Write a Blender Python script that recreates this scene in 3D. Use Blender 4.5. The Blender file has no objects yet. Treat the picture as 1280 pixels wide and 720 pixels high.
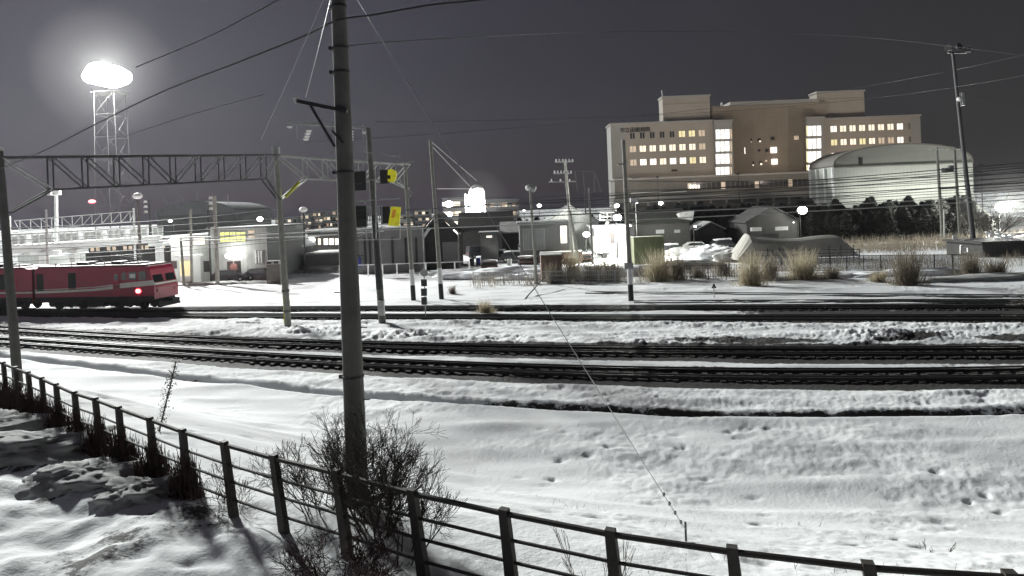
import bpy, math, random
import numpy as np
from mathutils import Vector, Matrix, noise as mnoise
random.seed(7); RNG = np.random.default_rng(11)
PI = math.pi
S = bpy.context.scene
COL = S.collection
# ------------------------------------------------------------------ camera
F = 800.0; CX = 640.0; HY = 262.0; CAMZ = 7.5; ROLL = math.radians(2.2)
cd = bpy.data.cameras.new('camera'); cam = bpy.data.objects.new('camera', cd); COL.objects.link(cam)
cd.sensor_width = 36; cd.lens = F / 1280 * 36; cd.shift_y = -(360 - HY) / 1280
cd.clip_start = 0.1; cd.clip_end = 6000
cr, sr = math.cos(ROLL), math.sin(ROLL)
cam.matrix_world = Matrix(((cr, sr, 0, 0), (0, 0, -1, 0), (-sr, cr, 0, CAMZ), (0, 0, 0, 1)))
S.camera = cam
# ------------------------------------------------------------------ view
S.view_settings.view_transform = 'Standard'; S.view_settings.look = 'None'
S.view_settings.exposure = 0.0; S.view_settings.gamma = 1.0; S.view_settings.use_curve_mapping = False
S.render.engine = 'CYCLES'
S.cycles.use_denoising = True
S.cycles.max_bounces = 4; S.cycles.diffuse_bounces = 3; S.cycles.volume_bounces = 0
S.cycles.transparent_max_bounces = 4
S.cycles.caustics_reflective = False; S.cycles.caustics_refractive = False
# ------------------------------------------------------------------ world: night sky with town glow
W = bpy.data.worlds.new('World'); S.world = W; W.use_nodes = True
nt = W.node_tree; nt.nodes.clear(); L = nt.links.new
out = nt.nodes.new('ShaderNodeOutputWorld'); bg = nt.nodes.new('ShaderNodeBackground'); L(bg.outputs[0], out.inputs[0])
sky = nt.nodes.new('ShaderNodeTexSky'); sky.sky_type = 'NISHITA'; sky.sun_disc = False
sky.sun_elevation = math.radians(-4); sky.sun_rotation = math.radians(-32)
geo = nt.nodes.new('ShaderNodeTexCoord'); sep = nt.nodes.new('ShaderNodeSeparateXYZ'); L(geo.outputs['Generated'], sep.inputs[0])
mr = nt.nodes.new('ShaderNodeMapRange'); mr.inputs['From Min'].default_value = -0.65; mr.inputs['From Max'].default_value = 0.6
L(sep.outputs['X'], mr.inputs['Value'])
rp = nt.nodes.new('ShaderNodeValToRGB')
rp.color_ramp.elements[0].color = (0.053, 0.050, 0.070, 1); rp.color_ramp.elements[1].color = (0.025, 0.025, 0.027, 1)
e = rp.color_ramp.elements.new(0.5); e.color = (0.034, 0.032, 0.043, 1)
L(mr.outputs[0], rp.inputs[0])
ns = nt.nodes.new('ShaderNodeTexNoise'); ns.inputs['Scale'].default_value = 2.2; ns.inputs['Detail'].default_value = 4
L(geo.outputs['Generated'], ns.inputs['Vector'])
mr2 = nt.nodes.new('ShaderNodeMapRange'); mr2.inputs['To Min'].default_value = 0.85; mr2.inputs['To Max'].default_value = 1.15; L(ns.outputs[0], mr2.inputs['Value'])
mul = nt.nodes.new('ShaderNodeVectorMath'); mul.operation = 'SCALE'; L(rp.outputs[0], mul.inputs[0]); L(mr2.outputs[0], mul.inputs['Scale'])
sc_ = nt.nodes.new('ShaderNodeVectorMath'); sc_.operation = 'SCALE'; sc_.inputs['Scale'].default_value = 0.05; L(sky.outputs[0], sc_.inputs[0])
ad = nt.nodes.new('ShaderNodeVectorMath'); ad.operation = 'ADD'; L(mul.outputs[0], ad.inputs[0]); L(sc_.outputs[0], ad.inputs[1])
L(ad.outputs[0], bg.inputs[0]); bg.inputs[1].default_value = 1.0
# ------------------------------------------------------------------ sun lamp (weak, same side as the yard floodlight)
TOWER = Vector((-63.0, 100.0, 0)); LAMPZ = 30.5
def add_lamp(name, kind, loc, energy, color=(1, 1, 1), size=0.5, aim=None, spot=None):
    l = bpy.data.lights.new(name, kind); l.energy = energy; l.color = color
    if kind == 'SUN': l.angle = math.radians(size)
    else: l.shadow_soft_size = size
    if spot: l.spot_size = math.radians(spot); l.spot_blend = 0.6
    o = bpy.data.objects.new(name, l); o.location = loc; COL.objects.link(o)
    if aim is not None: o.rotation_euler = (Vector(aim) - Vector(loc)).to_track_quat('-Z', 'Y').to_euler()
    return o
add_lamp('sun', 'SUN', (-60, 90, 60), 4.8, (0.97, 1, 0.97), 4.0, aim=(-60 + 66, 90 - 90, 60 - 46))
# ------------------------------------------------------------------ projection helpers (photo pixels 1280x720)
def ray(px, py):
    u = (px - CX) / F; v = (HY - py) / F
    return (u * cr + v * sr, -u * sr + v * cr)      # x/D, (z-CAMZ)/D
def P(px, py, D):
    a, b = ray(px, py); return Vector((a * D, D, CAMZ + b * D))
def PZ(px, py, z=0.0):
    a, b = ray(px, py); D = (z - CAMZ) / b; return Vector((a * D, D, z))
def gz(x, y):
    df = np.interp(x, [-60, -30, -13.6, -1.3, 4.6, 12, 40], [21, 20, 17, 8.2, 6.0, 4.5, 3.5])
    s = y - df
    t = np.clip(s / 11.0, 0, 1)
    z = 2.8 * (1 - t * t * (3 - 2 * t))
    z = z + np.where(s < 0, -0.06 * s, 0)
    return z
def G(px, py):
    z = 0.0
    for _ in range(25):
        p = PZ(px, py, z); z = 0.5 * z + 0.5 * float(gz(p.x, p.y))
    p.z = float(gz(p.x, p.y)); return p
def down(p): return Vector((p.x, p.y, float(gz(p.x, p.y))))
# ------------------------------------------------------------------ materials
MATS = {}
def mat(name, col, rough=0.8, amt=0.25, scale=3.0, metal=0.0, emit=None, estr=0.0, bump=0.0, stripes=None):
    if name in MATS: return MATS[name]
    m = bpy.data.materials.new(name); m.use_nodes = True; t = m.node_tree; N = t.nodes; K = t.links.new
    b = N['Principled BSDF']; b.inputs['Roughness'].default_value = rough; b.inputs['Metallic'].default_value = metal
    tc = N.new('ShaderNodeTexCoord')
    n1 = N.new('ShaderNodeTexNoise'); n1.inputs['Scale'].default_value = scale; n1.inputs['Detail'].default_value = 6; n1.inputs['Roughness'].default_value = 0.65
    K(tc.outputs['Object'], n1.inputs['Vector'])
    r = N.new('ShaderNodeMapRange'); r.inputs['From Min'].default_value = 0.25; r.inputs['From Max'].default_value = 0.75
    r.inputs['To Min'].default_value = 1 - amt; r.inputs['To Max'].default_value = 1 + amt; K(n1.outputs[0], r.inputs['Value'])
    s = N.new('ShaderNodeVectorMath'); s.operation = 'SCALE'; s.inputs[0].default_value = col; K(r.outputs[0], s.inputs['Scale'])
    src = s
    if stripes:                                   # (axis, scale, darkness): panel seams / corrugation of the surface itself
        wv = N.new('ShaderNodeTexWave'); wv.bands_direction = stripes[0]; wv.inputs['Scale'].default_value = stripes[1]
        K(tc.outputs['Object'], wv.inputs['Vector'])
        q = N.new('ShaderNodeMapRange'); q.inputs['To Min'].default_value = 1 - stripes[2]; K(wv.outputs['Fac'], q.inputs['Value'])
        s2 = N.new('ShaderNodeVectorMath'); s2.operation = 'SCALE'; K(s.outputs[0], s2.inputs[0]); K(q.outputs[0], s2.inputs['Scale']); src = s2
    K(src.outputs[0], b.inputs['Base Color'])
    if bump:
        bp = N.new('ShaderNodeBump'); bp.inputs['Strength'].default_value = bump; K(n1.outputs[0], bp.inputs['Height']); K(bp.outputs[0], b.inputs['Normal'])
    if emit:
        s3 = N.new('ShaderNodeVectorMath'); s3.operation = 'SCALE'; s3.inputs[0].default_value = emit; K(r.outputs[0], s3.inputs['Scale'])
        K(s3.outputs[0], b.inputs['Emission Color']); b.inputs['Emission Strength'].default_value = estr
    MATS[name] = m; return m
M = dict(
    tower_steel=mat('tower_steel', (0.022, 0.022, 0.022), 0.8, 0.2, 4),
    concrete=mat('concrete', (0.30, 0.30, 0.27), 0.9, 0.3, 2.5, bump=0.3),
    concrete_dark=mat('concrete_dark', (0.15, 0.15, 0.135), 0.9, 0.35, 2.0, bump=0.3),
    galv=mat('galvanised_steel', (0.40, 0.41, 0.40), 0.55, 0.25, 4, metal=0.3),
    concrete_black=mat('blackish_concrete', (0.06, 0.06, 0.055), 0.9, 0.35, 2.0, bump=0.3),  # near-black concrete tone for the far left pole
    steel_dark=mat('dark_steel', (0.06, 0.06, 0.065), 0.6, 0.35, 5, metal=0.3),
    rust=mat('rusty_steel', (0.05, 0.042, 0.038), 0.8, 0.45, 8),
    rail=mat('rail_steel', (0.035, 0.033, 0.034), 0.55, 0.4, 3, metal=0.3),
    wood_dark=mat('sleeper_wood', (0.035, 0.032, 0.03), 0.9, 0.5, 6),
    fence=mat('fence_paint', (0.045, 0.04, 0.035), 0.7, 0.4, 8),
    wire=mat('wire_black', (0.03, 0.03, 0.03), 0.6, 0.2, 2),
    wire_pale=mat('wire_pale', (0.35, 0.35, 0.35), 0.4, 0.2, 2, metal=0.6),
    white=mat('white_paint', (0.75, 0.76, 0.75), 0.6, 0.1, 2),
    black=mat('black_paint', (0.012, 0.012, 0.012), 0.6, 0.2, 3),
    yellow=mat('yellow_paint_glow', (0.70, 0.66, 0.03), 0.45, 0.25, 3, emit=(0.8, 0.75, 0.02), estr=0.22),  # unlit paint given emission to imitate light caught by the hoods
    orange=mat('orange_paint_glow', (0.6, 0.22, 0.03), 0.5, 0.3, 5, emit=(0.7, 0.3, 0.02), estr=0.2),  # unlit paint, emission added to look lit
    yellow_plain=mat('yellow_wrap', (0.6, 0.58, 0.06), 0.5, 0.2, 3),
    porcelain=mat('porcelain', (0.8, 0.8, 0.78), 0.25, 0.08, 4),
    red=mat('loco_red', (0.36, 0.010, 0.050), 0.38, 0.16, 1.2),
    redpanel=mat('loco_red_bright', (0.42, 0.006, 0.05), 0.35, 0.1, 1.2),
    maroon=mat('loco_roof_edge', (0.13, 0.03, 0.04), 0.6, 0.25, 1.5),
    cream=mat('loco_stripe', (0.8, 0.78, 0.72), 0.45, 0.1, 2),
    under=mat('underframe', (0.035, 0.035, 0.037), 0.8, 0.45, 3, bump=0.3),
    glass=mat('dark_glass', (0.02, 0.025, 0.03), 0.08, 0.2, 1),
    snow=mat('snow_lump', (0.78, 0.80, 0.82), 0.85, 0.08, 1.5, bump=0.4),
    snow_dirty=mat('old_snow', (0.34, 0.345, 0.34), 0.9, 0.35, 1.2, bump=0.5),
    wallw=mat('white_wall', (0.40, 0.415, 0.40), 0.8, 0.08, 0.8, stripes=('X', 0.6, 0.12)),
    wallg=mat('grey_siding', (0.20, 0.20, 0.20), 0.8, 0.15, 0.8, stripes=('X', 1.2, 0.2)),
    walld=mat('dark_siding', (0.038, 0.037, 0.036), 0.85, 0.25, 0.8, stripes=('X', 1.0, 0.3)),
    roofg=mat('grey_roof', (0.26, 0.27, 0.27), 0.7, 0.2, 0.7, stripes=('X', 0.8, 0.2)),
    hosp=mat('hospital_tile', (0.30, 0.26, 0.22), 0.8, 0.08, 0.25, stripes=('Z', 0.38, 0.06)),
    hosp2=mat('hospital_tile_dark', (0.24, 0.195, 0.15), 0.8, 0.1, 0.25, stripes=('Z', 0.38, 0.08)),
    hosp3=mat('hospital_end', (0.26, 0.25, 0.23), 0.8, 0.08, 0.3),
    podium=mat('podium_panel', (0.13, 0.12, 0.105), 0.8, 0.12, 0.5),
    gym=mat('gym_wall', (0.42, 0.44, 0.40), 0.8, 0.07, 0.3, stripes=('X', 0.35, 0.07)),
    gymroof=mat('gym_gable_shaded', (0.22, 0.225, 0.20), 0.8, 0.07, 0.3),  # darker than the wall to imitate weaker lamplight on the gable
    winon=mat('window_lit', (0.5, 0.45, 0.4), 0.4, 0.22, 0.8, emit=(1.0, 0.87, 0.66), estr=1.0),
    winbright=mat('window_lit_bright', (0.5, 0.45, 0.4), 0.4, 0.15, 0.7, emit=(1.0, 0.93, 0.82), estr=1.5),
    winyel=mat('window_lit_yellow', (0.5, 0.45, 0.3), 0.4, 0.25, 0.9, emit=(0.95, 0.82, 0.42), estr=0.75),
    windim=mat('window_dim', (0.4, 0.35, 0.3), 0.4, 0.25, 0.9, emit=(0.9, 0.68, 0.46), estr=0.45),
    winoff=mat('window_dark', (0.05, 0.045, 0.045), 0.15, 0.4, 0.8),
    stairglass=mat('stair_glass_lit', (0.5, 0.5, 0.5), 0.3, 0.25, 0.45, emit=(1.0, 0.97, 0.92), estr=1.3),
    lampw=mat('lamp_white', (1, 1, 1), 0.4, 0.0, 1, emit=(1, 1, 0.97), estr=40),
    lamps=mat('lamp_small', (1, 1, 1), 0.4, 0.0, 1, emit=(1, 0.99, 0.94), estr=9),
    lampy=mat('lamp_greenish', (1, 1, 1), 0.4, 0.0, 1, emit=(0.97, 1, 0.85), estr=9),
    lampred=mat('lamp_red', (1, 0.2, 0.2), 0.4, 0.0, 1, emit=(1, 0.08, 0.1), estr=6),
    lampcore=mat('lamp_red_core', (1, 0.8, 0.8), 0.4, 0.0, 1, emit=(1, 0.75, 0.75), estr=8),
    greenwin=mat('window_lit_green', (0.5, 0.5, 0.2), 0.4, 0.3, 1.5, emit=(0.78, 0.90, 0.22), estr=0.85),
    green=mat('green_sheet', (0.25, 0.28, 0.15), 0.7, 0.15, 1.0, stripes=('X', 1.6, 0.35)),
    blue=mat('blue_sheet', (0.04, 0.05, 0.28), 0.7, 0.2, 1.0),
    brick=mat('reddish_crate', (0.19, 0.125, 0.10), 0.9, 0.3, 2.0),
    bark=mat('bark', (0.05, 0.042, 0.035), 0.95, 0.4, 8),
    twig=mat('twig', (0.06, 0.052, 0.042), 0.95, 0.4, 8),
    vine=mat('dead_vine', (0.06, 0.035, 0.032), 0.95, 0.5, 10),
    reed=mat('dead_reed', (0.46, 0.41, 0.30), 0.95, 0.4, 5),
    reeddark=mat('dead_brush', (0.24, 0.21, 0.165), 0.95, 0.45, 5),
    foliage=mat('dark_foliage', (0.010, 0.012, 0.008), 0.95, 0.5, 1.0),
    signred=mat('sign_red', (0.22, 0.10, 0.09), 0.6, 0.2, 4),
    tarp=mat('grey_tarp', (0.36, 0.355, 0.33), 0.8, 0.12, 0.6, bump=0.2),
    cardark=mat('car_dark', (0.03, 0.03, 0.035), 0.3, 0.2, 1),
    carwhite=mat('car_white', (0.7, 0.7, 0.7), 0.35, 0.1, 1),
    tyre=mat('tyre', (0.015, 0.015, 0.015), 0.9, 0.2, 4),
    cartail=mat('tail_lamp', (0.3, 0.02, 0.02), 0.3, 0.1, 3),
)
def thin(m, fac):      # thin dry matter and cloth let light through
    t = m.node_tree; b = t.nodes['Principled BSDF']; o = t.nodes['Material Output']; tr = t.nodes.new('ShaderNodeBsdfTranslucent'); mx = t.nodes.new('ShaderNodeMixShader'); mx.inputs[0].default_value = fac
    t.links.new(b.inputs['Base Color'].links[0].from_socket, tr.inputs['Color']); t.links.new(b.outputs[0], mx.inputs[1]); t.links.new(tr.outputs[0], mx.inputs[2]); t.links.new(mx.outputs[0], o.inputs['Surface'])
thin(M['reed'], .5); thin(M['reeddark'], .45); thin(M['tarp'], .3)
# ------------------------------------------------------------------ mesh builder
class MB:
    def __init__(s, o=(0, 0, 0)): s.v = []; s.f = []; s.o = Vector(o)
    def add(s, vs, fs):
        n = len(s.v); s.v += [tuple(Vector(v) - s.o) for v in vs]; s.f += [tuple(i + n for i in f) for f in fs]; return s
    def box(s, c, d, rz=0.0):
        c = Vector(c); R = Matrix.Rotation(rz, 3, 'Z'); h = Vector(d) / 2
        vs = [c + R @ Vector((h.x * a, h.y * b, h.z * k)) for a in (-1, 1) for b in (-1, 1) for k in (-1, 1)]
        return s.add(vs, [(0, 1, 3, 2), (4, 6, 7, 5), (0, 4, 5, 1), (2, 3, 7, 6), (0, 2, 6, 4), (1, 5, 7, 3)])
    def bb(s, x0, x1, y0, y1, z0, z1): return s.box(((x0 + x1) / 2, (y0 + y1) / 2, (z0 + z1) / 2), (x1 - x0, y1 - y0, z1 - z0))
    def bar(s, a, b, w, h=None):
        a = Vector(a); b = Vector(b); h = h or w; d = (b - a)
        if d.length < 1e-6: return s
        q = d.normalized().to_track_quat('Z', 'Y'); X = q @ Vector((w / 2, 0, 0)); Y = q @ Vector((0, h / 2, 0))
        vs = [p + i * X + j * Y for p in (a, b) for i, j in ((-1, -1), (1, -1), (1, 1), (-1, 1))]
        return s.add(vs, [(3, 2, 1, 0), (4, 5, 6, 7), (0, 1, 5, 4), (1, 2, 6, 5), (2, 3, 7, 6), (3, 0, 4, 7)])
    def tube(s, a, b, r0, r1=None, n=10, cap=True):
        a = Vector(a); b = Vector(b); r1 = r0 if r1 is None else r1; d = b - a
        if d.length < 1e-6: return s
        q = d.normalized().to_track_quat('Z', 'Y')
        vs = [p + q @ Vector((r * math.cos(2 * PI * i / n), r * math.sin(2 * PI * i / n), 0)) for p, r in ((a, r0), (b, r1)) for i in range(n)]
        fs = [(i, (i + 1) % n, n + (i + 1) % n, n + i) for i in range(n)]
        if cap: fs += [tuple(range(n))[::-1], tuple(range(n, 2 * n))]
        return s.add(vs, fs)
    def path(s, pts, r, n=5):
        for a, b in zip(pts[:-1], pts[1:]): s.tube(a, b, r, r, n, cap=False)
        return s
    def ball(s, c, r, n=10, m=7, sc=(1, 1, 1)):
        c = Vector(c); vs = []; fs = []
        for j in range(m + 1):
            t = PI * j / m
            for i in range(n):
                a = 2 * PI * i / n; vs.append(c + Vector((r * sc[0] * math.sin(t) * math.cos(a), r * sc[1] * math.sin(t) * math.sin(a), r * sc[2] * math.cos(t))))
        for j in range(m):
            for i in range(n): fs.append((j * n + i, (j + 1) * n + i, (j + 1) * n + (i + 1) % n, j * n + (i + 1) % n))
        return s.add(vs, fs)
    def prism(s, outline, y0, y1):       # outline in x,z ; extruded along y
        n = len(outline)
        vs = [Vector((x, y, z)) for y in (y0, y1) for x, z in outline]
        return s.add(vs, [tuple(range(n)), tuple(range(2 * n - 1, n - 1, -1))] + [(i, i + n, (i + 1) % n + n, (i + 1) % n) for i in range(n)])
    def prismx(s, outline, x0, x1):      # outline in y,z ; extruded along x
        n = len(outline)
        vs = [Vector((x, y, z)) for x in (x0, x1) for y, z in outline]
        return s.add(vs, [tuple(range(n))[::-1], tuple(range(n, 2 * n))] + [(i, (i + 1) % n, (i + 1) % n + n, i + n) for i in range(n)])
    def lump(s, c, r, seed=0, amp=0.35, n=20, m=12):
        k = len(s.v); n = max(n, int(n * 1.7)); m = max(m, int(m * 1.7)); s.ball((0, 0, 0), 1.0, n, m); o = Vector((seed * 7.3, seed * 1.9, 2.1))
        for i in range(k, len(s.v)):
            v = Vector(s.v[i]) + s.o
            d = 1 + amp * (.9 * mnoise.noise(v * 1.5 + o) + .55 * mnoise.noise(v * 3.4 + o) + .4 * (mnoise.noise(v * 7.5 + o)) + .22 * mnoise.noise(v * 16 + o))
            z = v.z * d; z = z if z < .55 else .55 + (z - .55) * .45
            s.v[i] = tuple(Vector((v.x * d * r[0], v.y * d * r[1], z * r[2])) + Vector(c) - s.o)
        return s
    def build(s, name, m, parent=None, smooth=False, loc=None):
        me = bpy.data.meshes.new(name); me.from_pydata(s.v, [], s.f); me.materials.append(m)
        if smooth: me.shade_smooth()
        o = bpy.data.objects.new(name, me); COL.objects.link(o)
        if parent is not None: o.parent = parent
        elif loc is not None: o.location = loc
        else: o.location = s.o
        return o
def tag(o, label=None, cat=None, group=None, kind=None):
    if label: o['label'] = label
    if cat: o['category'] = cat
    if group: o['group'] = group
    if kind: o['kind'] = kind
    return o
def thing(name, label, cat, loc, group=None, rz=0.0):
    o = bpy.data.objects.new(name, None); COL.objects.link(o); o.location = loc; o.rotation_euler = (0, 0, rz); o.empty_display_size = 0.3
    return tag(o, label, cat, group)
def dup(root, loc, rz=0.0, label=None, scale=None):
    r = root.copy(); COL.objects.link(r); r.location = loc; r.rotation_euler = (0, 0, rz)
    if scale: r.scale = scale
    if label: r['label'] = label
    for ch in list(root.children):
        c = ch.copy(); COL.objects.link(c); c.parent = r
        for g in list(ch.children):
            d = g.copy(); COL.objects.link(d); d.parent = c
    return r
# ------------------------------------------------------------------ track centre lines (z = 0)
def line_from_px(pts, ext=60):
    w = [PZ(*p) for p in pts]
    a = np.array([[p.x, p.y] for p in w])
    # smooth: quadratic fit in x then sample
    c = np.polyfit(a[:, 0], a[:, 1], 3 if len(pts) > 5 else 2)
    x0, x1 = a[0, 0], a[-1, 0]
    xs = np.linspace(x0, x1, 60); ys = np.polyval(c, xs)
    dl = (ys[1] - ys[0]) / (xs[1] - xs[0]); dr = (ys[-1] - ys[-2]) / (xs[-1] - xs[-2])
    L_ = [(x0 - ext, ys[0] - dl * ext)]; R_ = [(x1 + ext, ys[-1] + dr * ext)]
    return np.array(L_ + list(zip(xs, ys)) + R_)
TR = {
    'A': line_from_px([(20, 428), (100, 434), (215, 441), (430, 454), (640, 463), (960, 470), (1280, 468)]),
    'B': line_from_px([(20, 413), (100, 418), (210, 423), (430, 433), (640, 438), (960, 440), (1280, 441)]),
    'C': line_from_px([(20, 393), (210, 394.5), (430, 397), (640, 398), (960, 398), (1280, 399)]),
    'D': line_from_px([(0, 389), (210, 387), (430, 387), (640, 386), (960, 385), (1280, 384)]),
    'E': line_from_px([(430, 364), (640, 366), (800, 367), (960, 368.5), (1120, 370), (1280, 371)]),
    'F': line_from_px([(430, 380), (640, 379), (800, 378), (960, 377.5), (1120, 377), (1280, 376.5)]),
}
DITCH = line_from_px([(20, 447), (150, 463), (300, 479), (430, 492), (640, 508), (840, 517), (1100, 518), (1280, 515)])
def ty(k, x):
    a = TR[k] if isinstance(k, str) else k
    return np.interp(x, a[:, 0], a[:, 1])
# ------------------------------------------------------------------ ground
def vnoise(x, y, sc, seed=0):
    r = np.random.default_rng(seed); T = r.random((256, 256)); X = x / sc + 1000.3; Y = y / sc + 1000.7
    xi = np.floor(X).astype(int); yi = np.floor(Y).astype(int); fx = X - xi; fy = Y - yi
    fx = fx * fx * (3 - 2 * fx); fy = fy * fy * (3 - 2 * fy)
    a = T[xi % 256, yi % 256]; b = T[(xi + 1) % 256, yi % 256]; c = T[xi % 256, (yi + 1) % 256]; d = T[(xi + 1) % 256, (yi + 1) % 256]
    return (a * (1 - fx) + b * fx) * (1 - fy) + (c * (1 - fx) + d * fx) * fy - 0.5
def smooth(a, b, x): t = np.clip((x - a) / (b - a), 0, 1); return t * t * (3 - 2 * t)
def make_ground():
    Ds = list(np.concatenate([np.linspace(1.0, 6, 36)[:-1], np.geomspace(6, 80, 520)[:-1], np.geomspace(80, 4000, 60)]))
    us = np.concatenate([np.linspace(-3.0, -1.0, 70)[:-1], np.linspace(-1.0, 1.0, 1100), np.linspace(1.0, 3.0, 70)[1:]])
    Dg = np.array(Ds)[:, None]; X = us[None, :] * Dg; Y = np.repeat(Dg, len(us), 1)
    Z = gz(X, Y)
    bare = np.zeros_like(X)
    rough = np.zeros_like(X)
    def band(k, half, soft, w=1.0, off=0.0):
        d = np.abs(Y - ty(k, X) - off); return w * (1 - smooth(half - soft, half + soft, d))
    wig = vnoise(X, Y, 2.4, 5) + 0.5 * vnoise(X, Y, 0.7, 6)
    right = smooth(-6, 12, X)
    bare = np.maximum(bare, band('A', 1.5, 0.7) * (0.86 + 0.14 * right)); bare = np.maximum(bare, band('A', 0.9, 0.6, 0.9, 1.7) * right * (.55 + .9 * vnoise(X, Y, 3.1, 16)))
    bare = np.maximum(bare, band('A', 0.75, 0.5, 1.0, -1.3))
    bare = np.maximum(bare, band('B', 1.75 + .35 * smooth(-6, 12, X), 0.6))
    bare = np.maximum(bare, band('C', 1.25, 0.5)); bare = np.maximum(bare, band('D', 1.2, 0.5))
    bare = np.maximum(bare, band('F', 0.55, 0.5, 0.9) * smooth(14, 30, X))
    bare = np.maximum(bare, band('E', 0.5, 0.5, 0.35) * smooth(5, 20, X))
    # rough dug-over strip between B and C on the right, dark clods
    patch_ = smooth(-.12, .22, vnoise(X, Y * 2, 5.5, 62)); clod = band('B', 1.5, 1.2, 1.0, 3.3) * smooth(-2, 10, X) * (.25 + .9 * patch_)
    bare = np.maximum(bare, clod * (0.40 + 1.1 * vnoise(X * .6, Y, 1.3, 9)))
    bare = np.maximum(bare, 1.25 * np.exp(-((X - 12.5) / 4.5) ** 2 - ((Y - ty('B', X) - 2.9) / .9) ** 2)); bare = np.maximum(bare, 1.2 * np.exp(-((X - 27) / 4) ** 2 - ((Y - ty('B', X) - 3.4) / 1.1) ** 2))
    bare = np.maximum(bare, .8 * np.exp(-((X + 19) / 1.8) ** 2 - ((Y - ty('C', X) + 3.0) / .5) ** 2))
    bare = np.maximum(bare, band('C', 1.3, 0.5, 0.95, 2.1) * smooth(9, 20, X))
    # strip between A and B keeps dirty snow
    # ditch
    dd = Y - ty(DITCH, X)
    dit = np.exp(-((dd) / 0.19) ** 2); bare = np.maximum(bare, dit * (0.55 + 0.35 * smooth(-12, 8, X) + 0.8 * vnoise(X, Y, 3.0, 14)))
    bare = np.maximum(bare, np.exp(-(((dd - .12) / .36) ** 4)) * smooth(-9, 4, X) * (.75 + .5 * vnoise(X, Y, 1.7, 61)))
    Z = Z - 0.20 * dit + 0.05 * np.exp(-((dd - 0.42) / 0.22) ** 2)
    shoulder = smooth(0.25, .5, dd) * (1 - smooth(-2.6, -1.8, Y - ty('A', X)))
    # yard beyond, dirty snow far back
    far = smooth(72, 95, Y + 6 * vnoise(X, Y, 9, 20)); bare = np.maximum(bare, far * (0.42 + 0.8 * vnoise(X, Y, 6.0, 21)))
    # camera side of the fence: litter and leaves poke through
    df = np.interp(X, [-60, -30, -13.6, -1.3, 4.6, 12, 40], [21, 20, 17, 8.2, 6.0, 4.5, 3.5])
    s = Y - df
    near = 1 - smooth(-0.6, 0.4, s + 0.6 * vnoise(X, Y, 0.8, 31))
    bare = np.maximum(bare, near * (0.24 + 0.8 * vnoise(X, Y, 1.1, 30)))
    # heights
    h = 0.0
    snow = 1 - np.clip(bare * 1.4, 0, 1)
    open_f = smooth(-0.3, 1.5, s) * (1 - smooth(70, 110, Y))
    ridge = np.exp(-(((Y + .02 * X + .8 * vnoise(X, Y, 7, 50)) % 2.3 - 1.15) / .42) ** 2)  # parallel ridges added to imitate shadow streaks of overhead wires
    mott = smooth(-.1, .35, vnoise(X, Y, 2.2, 51))
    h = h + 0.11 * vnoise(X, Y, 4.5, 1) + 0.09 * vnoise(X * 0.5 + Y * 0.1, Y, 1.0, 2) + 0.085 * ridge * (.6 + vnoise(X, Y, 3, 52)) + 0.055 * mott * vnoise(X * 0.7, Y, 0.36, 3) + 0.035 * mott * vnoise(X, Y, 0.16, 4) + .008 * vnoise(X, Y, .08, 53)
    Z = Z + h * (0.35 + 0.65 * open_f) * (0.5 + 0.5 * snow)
    # lumpy ploughed edges near tracks and ditch
    lump = np.maximum(band('B', 1.9, 1.0, 1.0, 3.6) * (.35 + .75 * patch_), shoulder * 0.25)
    lump = np.maximum(lump, band('C', 1.0, 0.8, 0.6, -2.4))
    q = .7 * vnoise(X * .6, Y, 0.6, 7) + 0.7 * vnoise(X * .7 + .3 * Y, Y, 0.27, 8) + .5 * vnoise(X, Y, .13, 18)
    Z = Z + lump * (0.14 + 0.28 * q)
    Z = Z - 0.06 * np.clip(bare, 0, 1) * (s > 0) + 0.03 * np.clip(bare, 0, 1) * vnoise(X, Y, 0.12, 15)
    Z = Z + near * 0.22 * (vnoise(X, Y, 0.9, 40) + 0.5 * vnoise(X, Y, 0.35, 41))
    # windrow at the far side of track D
    Z = Z + 0.12 * np.exp(-((Y - ty('E', X) - 3.2) / 1.8) ** 2)
    # pockets: footprints and dents
    dents = [(912, 540, .16), (928, 537, .18), (938, 533, .2), (960, 536, .14), (925, 549, .15), (815, 489, .3), (822, 498, .25), (870, 487, .2), (895, 490, .2),
             (1150, 490, .3), (1152, 505, .25), (1230, 492, .3), (1236, 503, .3), (1240, 515, .2), (620, 488, .2), (700, 486, .25), (760, 505, .3),
             (1250, 640, .1), (1190, 660, .1), (1150, 685, .12), (1120, 676, .08), (1070, 682, .08), (945, 655, .12), (1210, 625, .12), (1232, 618, .1), (1170, 590, .13),
             (700, 575, .16), (735, 570, .14), (690, 600, .15), (760, 560, .15), (850, 560, .18), (880, 600, .15)]
    for px, py, r in dents:
        p = G(px, py); d2 = ((X - p.x) / (r * 1.3)) ** 2 + ((Y - p.y) / r) ** 2
        g = np.exp(-d2); g = g * (0.6 + 1.6 * np.clip(vnoise(X, Y, .15, 77) + .3, 0, 1)); Z = Z - 0.075 * g
    for i in range(260):
        u = RNG.uniform(-0.75, 0.9); D = RNG.uniform(8.5, 23); r = RNG.uniform(.07, .2); x = u * D
        m = (np.abs(X - x) < 1) & (np.abs(Y - D) < 1)
        g = np.exp(-(((X[m] - x) / (r * 1.6)) ** 2 + ((Y[m] - D) / r) ** 2)); Z[m] = Z[m] - RNG.uniform(-.02, .05) * g
    nr, nc = X.shape
    me = bpy.data.meshes.new('ground')
    co = np.stack([X, Y, Z], -1).reshape(-1, 3)
    idx = np.arange(nr * nc).reshape(nr, nc)
    f = np.stack([idx[:-1, :-1], idx[:-1, 1:], idx[1:, 1:], idx[1:, :-1]], -1).reshape(-1, 4)
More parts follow.
